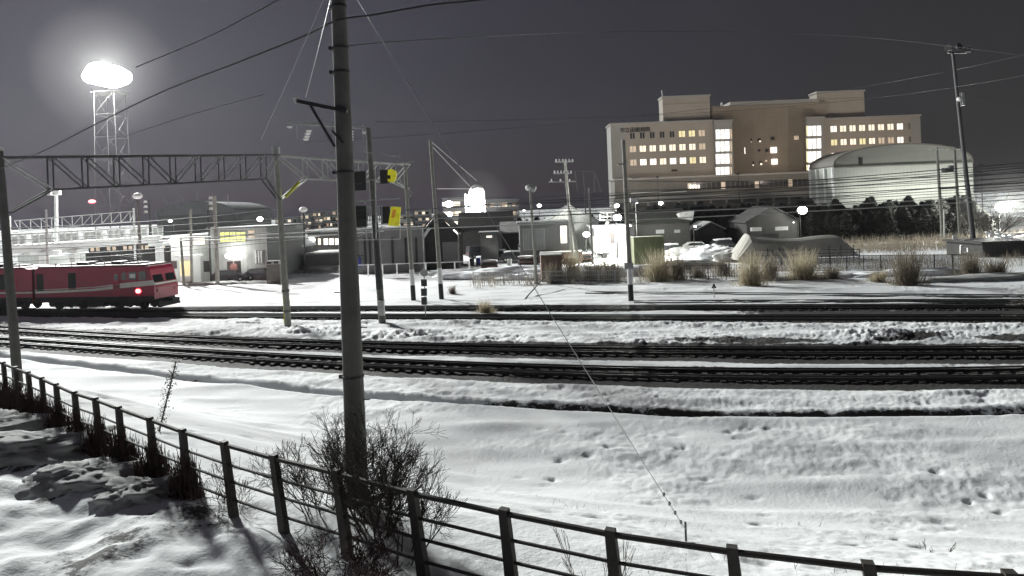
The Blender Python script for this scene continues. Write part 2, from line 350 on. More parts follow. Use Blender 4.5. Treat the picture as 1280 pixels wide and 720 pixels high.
    me.vertices.add(len(co)); me.vertices.foreach_set('co', co.ravel().astype(np.float32))
    me.loops.add(f.size); me.loops.foreach_set('vertex_index', f.ravel().astype(np.int32))
    me.polygons.add(len(f)); me.polygons.foreach_set('loop_start', np.arange(0, f.size, 4, dtype=np.int32))
    me.update(calc_edges=True); me.shade_smooth()
    at = me.attributes.new('bare', 'FLOAT', 'POINT'); at.data.foreach_set('value', np.clip(bare, 0, 1.2).ravel().astype(np.float32))
    o = bpy.data.objects.new('ground', me); COL.objects.link(o); o['kind'] = 'structure'
    m = bpy.data.materials.new('snow_ground'); m.use_nodes = True; t = m.node_tree; N = t.nodes; K = t.links.new; b = N['Principled BSDF']
    A = N.new('ShaderNodeAttribute'); A.attribute_name = 'bare'
    tc = N.new('ShaderNodeTexCoord')
    def noise(sc, det=5, ro=0.6):
        n = N.new('ShaderNodeTexNoise'); n.inputs['Scale'].default_value = sc; n.inputs['Detail'].default_value = det; n.inputs['Roughness'].default_value = ro; K(tc.outputs['Object'], n.inputs['Vector']); return n
    n1 = noise(1.7, 7, 0.7); n2 = noise(0.35, 4); n3 = noise(14, 4); n4 = noise(38, 3)
    def math_(op, a, b2):
        q = N.new('ShaderNodeMath'); q.operation = op
        for i, v in enumerate((a, b2)):
            if isinstance(v, (int, float)): q.inputs[i].default_value = v
            else: K(v, q.inputs[i])
        return q.outputs[0]
    k = math_('ADD', A.outputs['Fac'], math_('MULTIPLY', math_('SUBTRACT', n1.outputs[0], 0.5), 1.15))
    k = math_('ADD', k, math_('MULTIPLY', math_('SUBTRACT', n3.outputs[0], 0.5), 0.35))
    mk = N.new('ShaderNodeMapRange'); mk.inputs['From Min'].default_value = 0.50; mk.inputs['From Max'].default_value = 0.62; K(k, mk.inputs['Value'])
    r1 = N.new('ShaderNodeValToRGB'); r1.color_ramp.elements[0].position = 0.3; r1.color_ramp.elements[1].position = 0.7
    r1.color_ramp.elements[0].color = (0.70, 0.72, 0.73, 1); r1.color_ramp.elements[1].color = (0.80, 0.815, 0.82, 1); K(n2.outputs[0], r1.inputs[0])
    r2 = N.new('ShaderNodeValToRGB'); r2.color_ramp.elements[0].position = 0.35; r2.color_ramp.elements[1].position = 0.75
    r2.color_ramp.elements[0].color = (0.010, 0.010, 0.010, 1); r2.color_ramp.elements[1].color = (0.055, 0.05, 0.047, 1); K(n4.outputs[0], r2.inputs[0])
    mx = N.new('ShaderNodeMix'); mx.data_type = 'RGBA'; K(mk.outputs[0], mx.inputs['Factor']); K(r1.outputs[0], mx.inputs['A']); K(r2.outputs[0], mx.inputs['B'])
    K(mx.outputs['Result'], b.inputs['Base Color']); b.inputs['Roughness'].default_value = 0.85
    bp = N.new('ShaderNodeBump'); bp.inputs['Strength'].default_value = 0.35; bp.inputs['Distance'].default_value = 0.05
    K(math_('ADD', n3.outputs[0], math_('MULTIPLY', n4.outputs[0], 0.4)), bp.inputs['Height']); K(bp.outputs[0], b.inputs['Normal'])
    me.materials.append(m)
make_ground()
# ------------------------------------------------------------------ railway tracks
def track(key, label, gauge=1.067, xr=(-75, 62), base=0.02, railh=0.17, sl=True, sp=0.62):
    x0, x1 = xr; o0 = Vector((0, float(ty(key, 0)), 0))
    t = thing('railway_track', label, 'railway track', o0, 'railway tracks across the yard')
    xs = np.arange(x0, x1 + 0.01, 1.5); ys = ty(key, xs)
    for sgn in (-1, 1):
        m = MB(o0)
        for i in range(len(xs) - 1):
            a = Vector((xs[i], ys[i] + sgn * gauge / 2, base + railh / 2)); b_ = Vector((xs[i + 1], ys[i + 1] + sgn * gauge / 2, base + railh / 2))
            dz = Vector((0, 0, railh / 2 - 0.02)); m.bar(a + dz, b_ + dz, 0.04, 0.07)
            m.bar(a, b_, railh - 0.04, 0.02) if False else m.bar(a, b_, railh - 0.05, 0.03)
            m.bar(a - dz, b_ - dz, 0.03, 0.13)
        m.build('rail', M['rail'], t)
    if sl:
        m = MB(o0)
        for x in np.arange(x0, x1, sp):
            y = float(ty(key, x)); dy = float(ty(key, x + 0.5)) - y
            q_ = (math.sin(x * 12.9898) * 43758.5453) % 1.0; w_ = (math.sin(x * 78.233) * 12543.123) % 1.0
            if q_ > .93: continue
            m.box((x + .05 * w_, y + .12 * (w_ - .5), base - 0.05 - .05 * q_), (0.22, 1.95 + .2 * w_, 0.14), -math.atan2(0.0, 1) + math.atan2(dy, 0.5))
        q = m.build('sleeper', M['wood_dark'], t); q['kind'] = 'stuff'
    return t
track('A', 'nearest railway track in the dark ballast band in front', 1.25)
track('B', 'second railway track from the front, in a dark ballast band', 1.15)
track('C', 'railway track just in front of the red locomotive\'s track')
track('D', 'railway track carrying the red locomotive', 1.067)
track('F', 'half buried railway track just behind the locomotive\'s track', xr=(9, 62), base=-0.08, sl=False)
track('E', 'farthest railway track, only thin rails showing above snow', xr=(6, 62), base=-0.07, sl=False)
# ------------------------------------------------------------------ poles
def pole(px0, py0, px1, py1, D, r0, r1, name, label, cat, m='concrete', bury=0.4, group=None, n=14, bands=None):
    b = P(px0, py0, D); t_ = P(px1, py1, D); ax = (t_ - b).normalized()
    base = b
    t = thing(name, label, cat, base, group)
    mb = MB(base); mb.tube(b - ax * bury, t_, r0, r1, n); mb.build('shaft', M[m], t, smooth=False)
    t['ax'] = 0; del t['ax']
    if bands:
        for k, (h0, h1, mm) in enumerate(bands):
            mb = MB(base); f = lambda h: r0 + (r1 - r0) * h / (t_ - b).length + 0.012
            mb.tube(b + ax * h0, b + ax * h1, f(h0), f(h1), n); mb.build('painted_band', M[mm], t)
    return t, b, t_, ax
def DZ(px, py, z=0.0): return PZ(px, py, z).y
# main pole, close, beside the bush
MP_D = 10.5
tmain, mb0, mt0, max_ = pole(448, 640, 421, -55, MP_D, 0.185, 0.115, 'utility_pole', 'tall close concrete pole rising out of the bare bush behind the fence', 'utility pole', 'concrete_dark', group=None, n=20)
def mpt(py): # point on main pole axis at pixel row
    k = (640 - py) / 695.0; return mb0.lerp(mt0, k)
for py in (8, 60, 90, 215, 470):
    m = MB(mb0); c = mpt(py); rr = 0.185 + (0.115 - 0.185) * (640 - py) / 695 + 0.012
    m.tube(c - max_ * 0.018, c + max_ * 0.018, rr, rr, 20); m.box(c + Vector((-rr - 0.02, 0, 0)), (0.06, 0.06, 0.06)); m.build('band_clamp', M['steel_dark'], tmain)
m = MB(mb0); a = P(374, 128, MP_D); b = P(437, 141, MP_D); off = Vector((0, -0.15, 0)); m.bar(a + off, b + off, 0.06, 0.06); m.build('crossarm', M['steel_dark'], tmain)
m = MB(mb0); m.bar(P(392, 134, MP_D) + off, P(421, 184, MP_D) + off * 0.8, 0.04, 0.04); m.bar(P(432, 180, MP_D) + off, P(418, 164, MP_D) + off, 0.03, 0.03); m.build('brace', M['steel_dark'], tmain)
m = MB(mb0); m.tube(P(375, 130, MP_D) + off, P(373, 124, MP_D) + off, 0.03, 0.045, 8); m.build('pin_insulator', M['porcelain'], tmain)
for k, py in enumerate(range(230, 560, 45)):
    c = mpt(py); m = MB(mb0); sx = -1 if k % 2 else 1; m.tube(c + Vector((sx * 0.1, 0, 0)), c + Vector((sx * 0.26, 0, 0)), 0.009, 0.009, 6); m.build('foot_bolt', M['steel_dark'], tmain)
# wires helper
def wire(name, label, pts, r, m='wire', sag=0.0, cat='wire', group=None, n=5, seg=16):
    w = [Vector(p) for p in pts]
    if len(w) == 2 and sag:
        a, b = w; w = [a.lerp(b, i / seg) - Vector((0, 0, sag * 4 * (i / seg) * (1 - i / seg))) for i in range(seg + 1)]
    elif len(w) > 2:
        o = []
        q = [w[0]] + w + [w[-1]]
        for i in range(1, len(q) - 2):
            for k in range(6):
                t = k / 6; p0, p1, p2, p3 = q[i - 1], q[i], q[i + 1], q[i + 2]
                o.append(0.5 * ((2 * p1) + (p2 - p0) * t + (2 * p0 - 5 * p1 + 4 * p2 - p3) * t * t + (3 * p1 - p0 - 3 * p2 + p3) * t ** 3))
        w = o + [w[-1]]
    mb = MB(w[0]); mb.path(w, r, n); ob = mb.build(name, M[m]); return tag(ob, label, cat, group)
# thick cable passing the main pole
att = mpt(28)
cabpts = [P(-60, 232, 24), P(40, 195, 21), P(120, 155, 18), P(200, 116, 15.5), P(300, 77, 12.8), P(385, 43, 11.0), att + Vector((0, -0.12, 0)), P(470, 18, 10.4), P(540, 6, 10.3), P(600, 0, 10.2), P(680, -12, 10)]
wire('cable', 'thick black twisted cable sloping from upper middle down past the close pole to the left', cabpts, 0.017, cat='cable')
wire('cable', 'black cable crossing the sky above the lamp tower', [P(170, 84, 17), P(260, 46, 14), P(352, -2, 11.5)], 0.013, cat='cable')
m = MB(); 
wire('guy_wire', 'long thin guy wire from the close pole down to its anchor in the snow', [mpt(-42), PZ(857, 662, 2.35)], 0.0065, 'wire_pale', sag=0.05)
wire('guy_wire', 'steeper pale stay wire left of the close pole', [P(406, -4, 9.8), P(326, 175, 13)], 0.005, 'wire_pale', sag=0.02)
wire('guy_wire', 'pale stay wire beside the close pole ending by its crossarm', [P(413, 0, 10.2), P(382, 122, 10.4)], 0.005, 'wire_pale', sag=0.02)
wire('wire', 'faint wire running right from the close pole across the whole sky', [mpt(58), P(560, 48, 14), P(760, 40, 24), P(960, 41, 34), P(1120, 50, 44), P(1300, 72, 54)], 0.011, 'steel_dark')
an = PZ(857, 662, 2.3)
anchor = thing('guy_anchor', 'small guy wire anchor with twisted grip standing in the snow', 'anchor', down(an))
m = MB(down(an)); m.tube(down(an) - Vector((0, 0, .2)), an + Vector((0, 0, .12)), 0.018, 0.018, 8); m.build('anchor_rod', M['steel_dark'], anchor)
m = MB(down(an)); d_ = (mpt(-42) - an).normalized()
for k in range(4): m = MB(down(an)); m.ball(an + d_ * (0.14 + 0.17 * k), 0.022, 8, 6, (1, 1, 1.6)); m.build('wire_grip', M['steel_dark'], anchor)
# ------------------------------------------------------------------ gantry poles and trusses
GD0 = 30.0; GD1 = DZ(360, 408)
gp, b0, t0_, ax0 = pole(23, 487, -1, 188, GD0, 0.21, 0.15, 'gantry_pole', 'dark concrete pole at the far left carrying the end of the long truss', 'pole', 'concrete_black')
m = MB(b0); m.tube(t0_ - Vector((0, 0, .02)), t0_ + Vector((0, 0, .12)), 0.18, 0.18, 12); m.build('cap', M['galv'], gp)
gp2, b1, t1_, ax1 = pole(360, 408, 345, 192, GD1, 0.24, 0.17, 'gantry_pole', 'pale concrete pole with flat cap where the two trusses meet', 'pole', 'concrete')
m = MB(b1); m.tube(t1_, t1_ + Vector((0, 0, .45)), 0.27, 0.27, 14); m.build('cap', M['galv'], gp2)
m = MB(b1)
for h in (1.0, 2.4): m.tube(b1 + ax1 * h, b1 + ax1 * (h + .18), 0.26, 0.26, 14)
m.build('band', M['concrete_dark'], gp2)
m = MB(b1); m.box(b1 + Vector((-0.17, -0.05, 1.6)), (0.06, 0.3, 2.6)); m.build('yellow_strip', M['yellow_plain'], gp2)
def truss(name, label, A, B, hgt, nseg, knee0=None, knee1=None, bs=0.0, be=1.0, cm='steel_dark', dm='galv', width=0.55):
    A = Vector(A); B = Vector(B); t = thing(name, label, 'truss', A)
    d = (B - A).normalized(); side = Vector((-d.y, d.x, 0)) * width / 2; dn = Vector((0, 0, -hgt))
    m = MB(A)
    for sg in (-1, 1): m.bar(A + side * sg, B + side * sg, 0.10, 0.10)
    m.build('top_chord', M[cm], t)
    m = MB(A); p0 = A.lerp(B, bs) + dn; p1 = A.lerp(B, be) + dn
    for sg in (-1, 1): m.bar(p0 + side * sg, p1 + side * sg, 0.09, 0.09)
    m.build('bottom_chord', M[cm], t)
    for i in range(nseg + 1):
        k = bs + (be - bs) * i / nseg; q = A.lerp(B, k)
        m = MB(A)
        for sg in (-1, 1): m.bar(q + side * sg, q + side * sg + dn, 0.06, 0.06)
        m.build('vertical', M[cm], t)
        if i < nseg:
            q2 = A.lerp(B, bs + (be - bs) * (i + 1) / nseg); m = MB(A)
            for sg in (-1, 1):
                if i < nseg * 0.42: m.bar(q + side * sg, q2 + side * sg + dn, 0.07, 0.05)
                else: m.bar(q2 + side * sg, q + side * sg + dn, 0.07, 0.05)
            m.build('diagonal', M[cm] if i < nseg * 0.42 else M[dm], t)
    for kn, kk, p in ((knee0, bs, p0), (knee1, be, p1)):
        if kn is not None:
            m = MB(A)
            for sg in (-1, 1): m.bar(p + side * sg, Vector(kn) + side * sg * 0.6, 0.10, 0.08)
            m.build('knee_brace', M[cm], t)
    ends = [(A, A.lerp(B, bs) + dn, kk) for kk in (0,)]
    for q0, q1 in ((A, p0), (B, p1)):
        for sg in (-1, 1): m = MB(A); m.bar(q0 + side * sg, q1 + side * sg, 0.06, 0.06); m.build('end_brace', M[dm], t)
    return t
T1A = P(0, 197, GD0) ; T1B = P(347, 193.5, GD1 - .3)
truss('overhead_truss', 'long dark lattice beam spanning from the far left pole', T1A, T1B, 1.62, 8, knee0=P(12, 266, GD0), knee1=P(349, 250, GD1), bs=0.13, be=0.925)
D2 = DZ(517, 375)
T2A = P(348, 195, GD1 + .3); T2B = P(510, 206, D2)
truss('overhead_truss', 'shorter pale lattice beam behind the close pole', T2A, T2B, 1.55, 5, knee0=P(350, 250, GD1), knee1=P(510, 236, D2), bs=0.17, be=0.86, cm='galv')
m = MB(P(375, 228, GD1)); m.tube(P(374, 228, GD1 + .6), P(357, 246, GD1 - .2), 0.13, 0.11, 8)
tag(m.build('cable_sleeve', M['yellow_plain']), 'yellow sleeve wrapped round the brace beside the capped pole', 'sleeve')
# striped-foot poles
def striped(px0, py0, px1, py1, lab, r=0.2, lamp=None):
    D = DZ(px0, py0)
    t, b, tt, ax = pole(px0, py0, px1, py1, D, r, r * 0.72, 'catenary_pole', lab, 'pole', 'concrete', bands=[(0.0, 1.35, 'black'), (1.35, 2.7, 'white')])
    return t, b, tt, ax, D
tp3, b3, tt3, a3, D3 = striped(517, 376, 506, 203, 'pale pole with dark and white painted foot carrying the end of the shorter truss')
tp4, b4, tt4, a4, D4 = striped(552, 374, 538, 175, 'pole with two stay wires at its top, left of the bright silo')
tp5, b5, tt5, a5, D5 = striped(789, 377, 779, 175, 'tall pale pole with dark painted foot in front of the hospital', 0.2)
for q0, q1 in ((P(494, 204, D3 - .2), P(517, 202, D3 - .2)), (P(500, 228, D3), P(516, 242, D3)), (P(498, 222, D3), P(514, 246, D3))): m = MB(b3); m.bar(q0, q1, 0.1); m.build('arm', M['galv'], tp3)
wire('stay_wire', 'upper stay wire from the pole top to the bright silo', [P(540, 178, D4), P(596, 226, D4 + 20)], 0.045, 'wire_pale')
wire('stay_wire', 'lower stay wire from the pole top to the bright silo', [P(541, 184, D4), P(590, 236, D4 + 18)], 0.045, 'wire_pale')
wire('wire', 'short level wire from the stayed pole towards the bright silo', [P(546, 236, D4), P(592, 236, D4 + 14)], 0.035, 'wire_pale')
m = MB(b5); m.bar(P(772, 206, D5), P(784, 204, D5), .12); m.bar(P(786, 222, D5), P(796, 223, D5), .1); m.bar(P(780, 332, D5) , P(791, 332, D5), .45); m.build('bracket', M['galv'], tp5)
m = MB(b5); m.box(P(792, 250, D5), (0.5, 0.4, 0.45)); m.build('junction_box', M['white'], tp5)
# signal pole
SD = DZ(478, 405)
sp, sb, st, sax = pole(478, 405, 460, 160, SD, 0.25, 0.17, 'signal_pole', 'dark pole carrying black railway signal heads and yellow hoods beside the close pole', 'signal pole', 'concrete_dark', bands=[(2.4, 7.5, 'steel_dark')])
def sbx(name, x0, x1, y0, y1, d, m_, thick=0.35):
    mb = MB(sb); a = P(x0, y1, SD + d); b_ = P(x1, y0, SD + d); mb.bb(min(a.x, b_.x), max(a.x, b_.x), SD + d - thick / 2, SD + d + thick / 2, min(a.z, b_.z), max(a.z, b_.z)); return mb.build(name, M[m_], sp)
sbx('signal_head', 437, 457, 214, 239, -.3, 'black'); h2 = sbx('signal_head', 441, 458, 257, 284, -.3, 'black')
sbx('signal_head', 476, 487, 212, 230, 0, 'black'); sbx('signal_head', 477, 488, 258, 280, 0, 'black')
for y in (262, 268, 274): sbx('visor', 440, 459, y, y + 1.2, -.55, 'steel_dark', .25)
def quadprism(pts, d, th, name, mm):
    mb = MB(sb); n = len(pts); vs = [P(x, y, SD + d) for x, y in pts] + [P(x, y, SD + d) + Vector((0, th, 0)) for x, y in pts]
    mb.add(vs, [tuple(range(n)), tuple(range(2 * n - 1, n - 1, -1))] + [(i, i + n, (i + 1) % n + n, (i + 1) % n) for i in range(n)]); return mb.build(name, M[mm], sp)
quadprism([(485, 212), (489, 211), (495, 214), (495, 222), (492, 228), (485, 227), (484, 222)], -.5, .25, 'yellow_hood', 'yellow')
quadprism([(483, 219), (488, 219), (488, 224), (483, 223)], -.54, .03, 'hood_slot', 'black')
quadprism([(489, 258), (501, 259), (499, 283), (485, 282)], -.5, .12, 'yellow_panel', 'yellow')
quadprism([(491, 262), (495, 262), (493, 272), (489, 272)], -.53, .03, 'panel_mark', 'orange')
m = MB(sb)
for (a, b_) in (((437, 228), (475, 224)), ((440, 252), (500, 248)), ((437, 257), (437, 246)), ((455, 190), (500, 196)), ((469, 225), (470, 300)), ((457, 250), (458, 300)), ((440, 285), (440, 300)), ((440, 300), (500, 299)), ((500, 283), (500, 299)), ((428, 229), (437, 228)), ((445, 296), (462, 290)), ((470, 290), (478, 283))):
    m.bar(P(a[0], a[1], SD - .35), P(b_[0], b_[1], SD - .35), 0.075)
m.build('platform_frame', M['galv'], sp)
m = MB(sb)
for x in (459, 462, 471, 474, 477): m.bar(P(x, 257, SD - .4), P(x + .5, 278, SD - .4), 0.07)
m.build('ladder', M['galv'], sp)
for (x, y) in ((437.5, 224), (439, 268), (440, 281)):
    m = MB(sb); m.ball(P(x, y, SD - .5), 0.13, 10, 8); m.build('signal_lamp', M['porcelain'], sp)
m = MB(sb); m.bar(P(359, 153, SD), P(460, 160, SD), 0.15, 0.15); m.build('crossarm', M['galv'], sp)
for (x, y) in ((362, 155), (386, 160), (438, 161), (456, 162)):
    for k in range(4 if x in (386, 438) else 1):
        m = MB(sb); c = P(x - k * (1.2 if x == 386 else 0), y + 3 + 3.5 * k, SD); m.tube(c, c + Vector((0, 0, -.12)), 0.22, 0.13, 12); m.build('insulator', M['porcelain'], sp)
m = MB(sb); 
for x in (371, 453): m.bar(P(x, 156, SD), P(x + 1, 176, SD), 0.035)
m.build('hanger', M['galv'], sp)
# little box, sign beside the signal pole
D_ = DZ(482, 388); o0 = PZ(480, 404)
m = MB(sb); a = P(476.5, 385, SD - .4); m.box(a, (0.42, 0.3, 1.0)); m.build('control_box', M['galv'], sp)
def marker(px, pyb, pyt, D, name, label, cat, disc=None, plates=()):
    b = P(px, pyb, D); t = thing(name, label, cat, b); m = MB(b); m.tube(b - Vector((0, 0, .3)), P(px - .04 * (pyb - pyt), pyt, D), 0.04, 0.04, 8); m.build('post', M['galv'], t)
    if disc:
        c = P(disc[0], disc[1], D - .06); m = MB(b); m.tube(c, c + Vector((0, .05, 0)), disc[2], disc[2], 18); m.build('disc', M[disc[3]], t)
    for (x0, x1, y0, y1, mm) in plates:
        a = P(x0, y1, D - .08); c = P(x1, y0, D - .08); m = MB(b); m.bb(a.x, c.x, D - .12, D - .05, min(a.z, c.z), max(a.z, c.z)); m.build('plate', M[mm], t)
    return t
marker(532.5, 402, 335, 46, 'track_sign', 'grey signal post with round disc and stacked plates between the two middle poles', 'sign', (530, 341, .27, 'galv'), ((526.5, 533.5, 349, 358, 'steel_dark'), (526.5, 533.5, 360.5, 370, 'steel_dark'), (527, 533.5, 371, 381, 'steel_dark')))
marker(293, 354, 322, 78, 'stop_sign', 'round red sign on a thin post in front of the white building', 'sign', (292, 334, .48, 'signred'))
marker(310, 351, 333, 79, 'marker_post', 'plain white marker post right of the round red sign', 'post')
t = marker(893, 377, 358, 50, 'dwarf_marker', 'small arrow headed marker post standing in the snow by the far rails', 'marker')
m = MB(t.location); c = P(892.5, 358, 50); m.add([c + Vector((-.2, 0, -.15)), c + Vector((.2, 0, -.15)), c + Vector((0, 0, .3)), c + Vector((-.2, .08, -.15)), c + Vector((.2, .08, -.15)), c + Vector((0, .08, .3))], [(0, 1, 2), (5, 4, 3), (0, 3, 4, 1), (1, 4, 5, 2), (2, 5, 3, 0)]); m.build('arrow_head', M['steel_dark'], t)
marker(1040, 373, 362, 55, 'marker_post', 'tiny marker post beside the farthest rails', 'post')
marker(1013.5, 407, 401, 42, 'marker_post', 'tiny dark marker peg between the middle tracks', 'post', plates=((1011, 1016, 402, 404, 'steel_dark'),))
# slack stay pair near (665,350)-(690,385)
wire('stake', 'pale leaning stake crossing the snow bank below the lamp pole', [PZ(656, 374), P(682, 345, 60)], 0.06, 'wire_pale', cat='stake')
# lamp pole 663, utility tower 707, others
def simple_pole(px0, py0, px1, py1, D, r, lab, cat='pole', m_='concrete', name='utility_pole', group=None):
    return pole(px0, py0, px1, py1, D, r, r * .75, name, lab, cat, m_, group=group, n=10)
D6 = DZ(671, 356); t, b, tt, ax = simple_pole(671, 356, 662, 230, D6, .16, 'slim pole with a small round lamp at its top in the middle', name='lamp_pole')
m = MB(b); m.ball(P(660.5, 235, D6), .3, 12, 8); m.build('lamp_globe', M['porcelain'], t)
m = MB(b); m.lump(P(666, 235, D6 + .1), (.35, .35, .4), 3, .1, 12, 8); m.build('lamp_hood', M['galv'], t)
t, b, tt, ax = simple_pole(716, 318, 706, 199, 85, .22, 'pale utility pole with three insulator crossarms near the grey garage')
for i, (x0, x1, y) in enumerate(((694, 717, 202.5), (692, 715, 217), (686, 720, 227.5))):
    m = MB(b); m.bar(P(x0, y, 84.7), P(x1, y - .7, 84.7), .16); m.build('crossarm', M['galv'], t)
    for k in range(6 if i < 2 else 3):
        x = x0 + (x1 - x0) * (k + .3) / (5.6 if i < 2 else 3); m = MB(b); c = P(x, y - .5, 84.7); m.tube(c, c + Vector((0, 0, .34)), .13, .07, 8); m.build('insulator', M['porcelain'], t)
simple_pole(741, 326, 736, 235, 80, .15, 'dark slim pole right of the crossarm pole', m_='concrete_dark')
simple_pole(722, 322, 712, 262, 78, .22, 'short thick pale post beside the crossarm pole', m_='concrete')
# H pole with transformers
for (xb, xt, lab) in ((1178, 1171, 'left leg pole of the transformer pair before the white hall'), (1200, 1193, 'right leg pole of the transformer pair before the white hall')):
    t, b, tt, ax = simple_pole(xb, 292, xt, 184, 95, .24, lab, m_='concrete_dark')
    m = MB(b); m.bar(P(xt - 9, 187, 94.6), P(xt + 9, 186, 94.6), .13); m.build('crossarm', M['galv'], t)
    if xb == 1200:
        for x in (1181, 1189): m = MB(b); m.tube(P(x, 216 - (x - 1181) * .1, 94.5), P(x, 210 - (x - 1181) * .4, 94.5), .42, .42, 12); m.build('transformer', M['steel_dark'], t)
        m = MB(b); m.bar(P(1173, 236, 94.8), P(1198, 235, 94.8), .2); m.bar(P(1172, 212, 94.8), P(1197, 211, 94.8), .12); m.build('platform_beam', M['steel_dark'], t)
t, b, tt, ax = pole(1219, 322, 1191, 66, 78, .30, .17, 'mast', 'tall leaning dark mast with loudspeakers at its top, right of the white hall', 'mast', 'steel_dark')
m = MB(b)
for (x, y, dx) in ((1189, 62, -.7), (1201, 64, .7), (1195, 60, .1)): c = P(x, y, 78); m.tube(c, c + Vector((dx * 1.1, -.5, .1)), .12, .42, 12)
m.build('loudspeaker', M['black'], t)
m = MB(b); m.bar(P(1185, 66, 78), P(1208, 66, 78), .16); m.build('speaker_arm', M['steel_dark'], t)
m = MB(b); m.ball(P(1199, 124, 77.7), .28, 10, 8); m.build('camera_dome', M['porcelain'], t)
m = MB(b); m.bar(P(1202, 116, 77.8), P(1204, 132, 77.8), .45, .3); m.build('bracket_box', M['galv'], t)
# ------------------------------------------------------------------ floodlight tower
def lattice(base, w0, w1, h, n, name, label, cat, mm='galv', th=.12):
    base = Vector(base); t = thing(name, label, cat, base)
    cs = lambda k: [base + Vector((sx * (w0 + (w1 - w0) * k) / 2, sy * (w0 + (w1 - w0) * k) / 2, h * k)) for sx, sy in ((-1, -1), (1, -1), (1, 1), (-1, 1))]
    for i in range(4):
        m = MB(base); m.bar(cs(0)[i], cs(1)[i], th * 1.5); m.build('leg', M[mm], t)
    for j in range(n):
        a, b = cs(j / n), cs((j + 1) / n); m = MB(base)
        for i in range(4): m.bar(b[i], b[(i + 1) % 4], th * .8); m.bar(a[i], b[(i + 1) % 4], th * .7)
        m.build('bracing', M[mm], t)
    return t
TB = PZ(130, 342); TB = Vector((TB.x, 100, 0)); x_, z_ = ray(135, 95); LP = Vector((x_ * 100, 100, CAMZ + z_ * 100)); LAMPZ = LP.z
TB.x = LP.x + .2
tw = lattice(TB, 4.0, 3.0, LAMPZ - 2.6, 8, 'floodlight_tower', 'tall lattice tower with the blazing white floodlights at upper left', 'floodlight tower', mm='tower_steel', th=.05)
m = MB(TB); m.bb(TB.x - 2.2, TB.x + 2.2, 98.6, 101.4, LAMPZ - 2.7, LAMPZ - 2.6); m.build('platform', M['tower_steel'], tw)
for (dx, dz, rr_, ex) in ((-1.1, .45, 1.75, 1.25), (1.15, -.2, 1.7, 1.35), (0, .1, 1.7, 1.3), (-2.3, .1, 1.1, 1.2), (2.6, -.35, 1.15, 1.2)):
    c = Vector((TB.x + .7 + dx, 98.4, LAMPZ + dz - .3)); m = MB(TB); m.tube(c, c + Vector((0, -.35, -.12)), .6, .9, 18); hd = m.build('lamp_housing', M['galv'], tw)
    m = MB(TB); cc = c + Vector((0, -.37, -.13)); m.ball(cc, rr_, 32, 20, (ex, .3, 1)); m.build('lamp_face', M['lampw'], hd, smooth=True)
m = MB(TB); m.ball(P(115, 252, 97.5), .35, 10, 8, (1.6, 1, .7)); m.build('warning_lamp', M['lampred'], tw)
l = add_lamp('floodlight_glow', 'POINT', LP + Vector((1.9, -3.2, -.3)), 2.2e5, (1, 0.99, 0.96), 0.9)
# ------------------------------------------------------------------ masts at left
def mast(px0, py0, px1, py1, D, r, lab, head=None, m_='galv'):
    t, b, tt, ax = pole(px0, py0, px1, py1, D, r, r * .8, 'yard_mast', lab, 'mast', m_, n=8)
    if head == 'flood':
        m = MB(b)
        for dx in (-.7, 0, .5): m.box(tt + Vector((dx, -.2, .1)), (.5, .5, .6))
        m.build('flood_head', M['white'], t)
    if head == 'ball': m = MB(b); m.ball(tt, .45, 10, 8, (1.2, 1, .8)); m.build('head', M['white'], t)
    if head == 'ins':
        for k in range(3): m = MB(b); c = tt + Vector((-.35, -.2, -.35 - .62 * k)); m.tube(c, c + Vector((0, 0, .3)), .25, .16, 10); m.build('insulator', M['porcelain'], t)
    return t
mast(71, 333, 70, 242, 92, .28, 'white mast with a double flood head above the footbridge', 'flood', 'white'); mast(60, 345, 57.5, 262, 70, .13, 'slim mast crossing the white footbridge, left of the flood head mast')
mast(176, 330, 172, 245, 72, .17, 'slender grey mast with pale round head left of the white building', 'ball', 'concrete_dark'); mast(188, 290, 186.5, 250, 80, .17, 'short dark mast with three stacked insulators', 'ins', 'steel_dark')
mast(272, 352, 268, 245, 74, .26, 'stout pale mast with insulators in front of the white building', 'ins', 'concrete')
mast(230, 356, 226, 298, 74, .16, 'leftmost slim pole in front of the white building', None, 'concrete_dark'); mast(240, 356, 238, 262, 75, .18, 'slim pole with forked top in front of the white building', None, 'concrete')
mast(264, 352, 260, 262, 78, .13, 'thin dark pole close to the stout mast', None, 'steel_dark')
mast(8, 330, 8, 255, 66, .1, 'thin mast near the far left edge', None); mast(381, 320, 379, 262, 80, .12, 'thin mast with lamps left of the close pole', 'ball', 'steel_dark')
mast(1180.5, 292, 1180, 262, 84, .10, 'thin short mast in the reeds before the white hall', None)
# ------------------------------------------------------------------ overhead wires
k = 0
def pair(p0, p1, D0, D1, lab, r=.028, sag=.25, m_='steel_dark', grp='overhead wires above the yard'):
    wire('overhead_wire', lab, [P(*p0, D0), P(*p1, D1)], r, m_, sag=sag, group=grp)
LW = 'overhead wire in the bundle above the middle and right of the yard'
for (a, b_, d0, d1) in (((-40, 296), (1320, 200), 52, 44), ((-40, 303), (1320, 212), 52, 44), ((420, 266), (1320, 206), 50, 46), ((430, 283), (1320, 222), 54, 50), ((540, 273), (1320, 236), 58, 54), ((300, 280), (1320, 229), 56, 52), ((560, 248), (1320, 219), 66, 60), ((700, 251), (1320, 225), 60, 56), ((760, 226), (1320, 214), 60, 56), ((620, 262), (1320, 233), 60, 58), ((780, 238), (1320, 210), 64, 60), ((560, 256), (1320, 226), 57, 53), ((830, 244), (1320, 218), 70, 64), ((700, 244), (1320, 203), 63, 58)):
    pair(a, b_, d0, d1, LW, .03, .35)
for (a, b_) in (((540, 273), (1320, 241)), ((400, 290), (1320, 246))): pair(a, b_, 62, 60, LW, .045, .3, 'galv')
LL = 'overhead wire above the red locomotive'
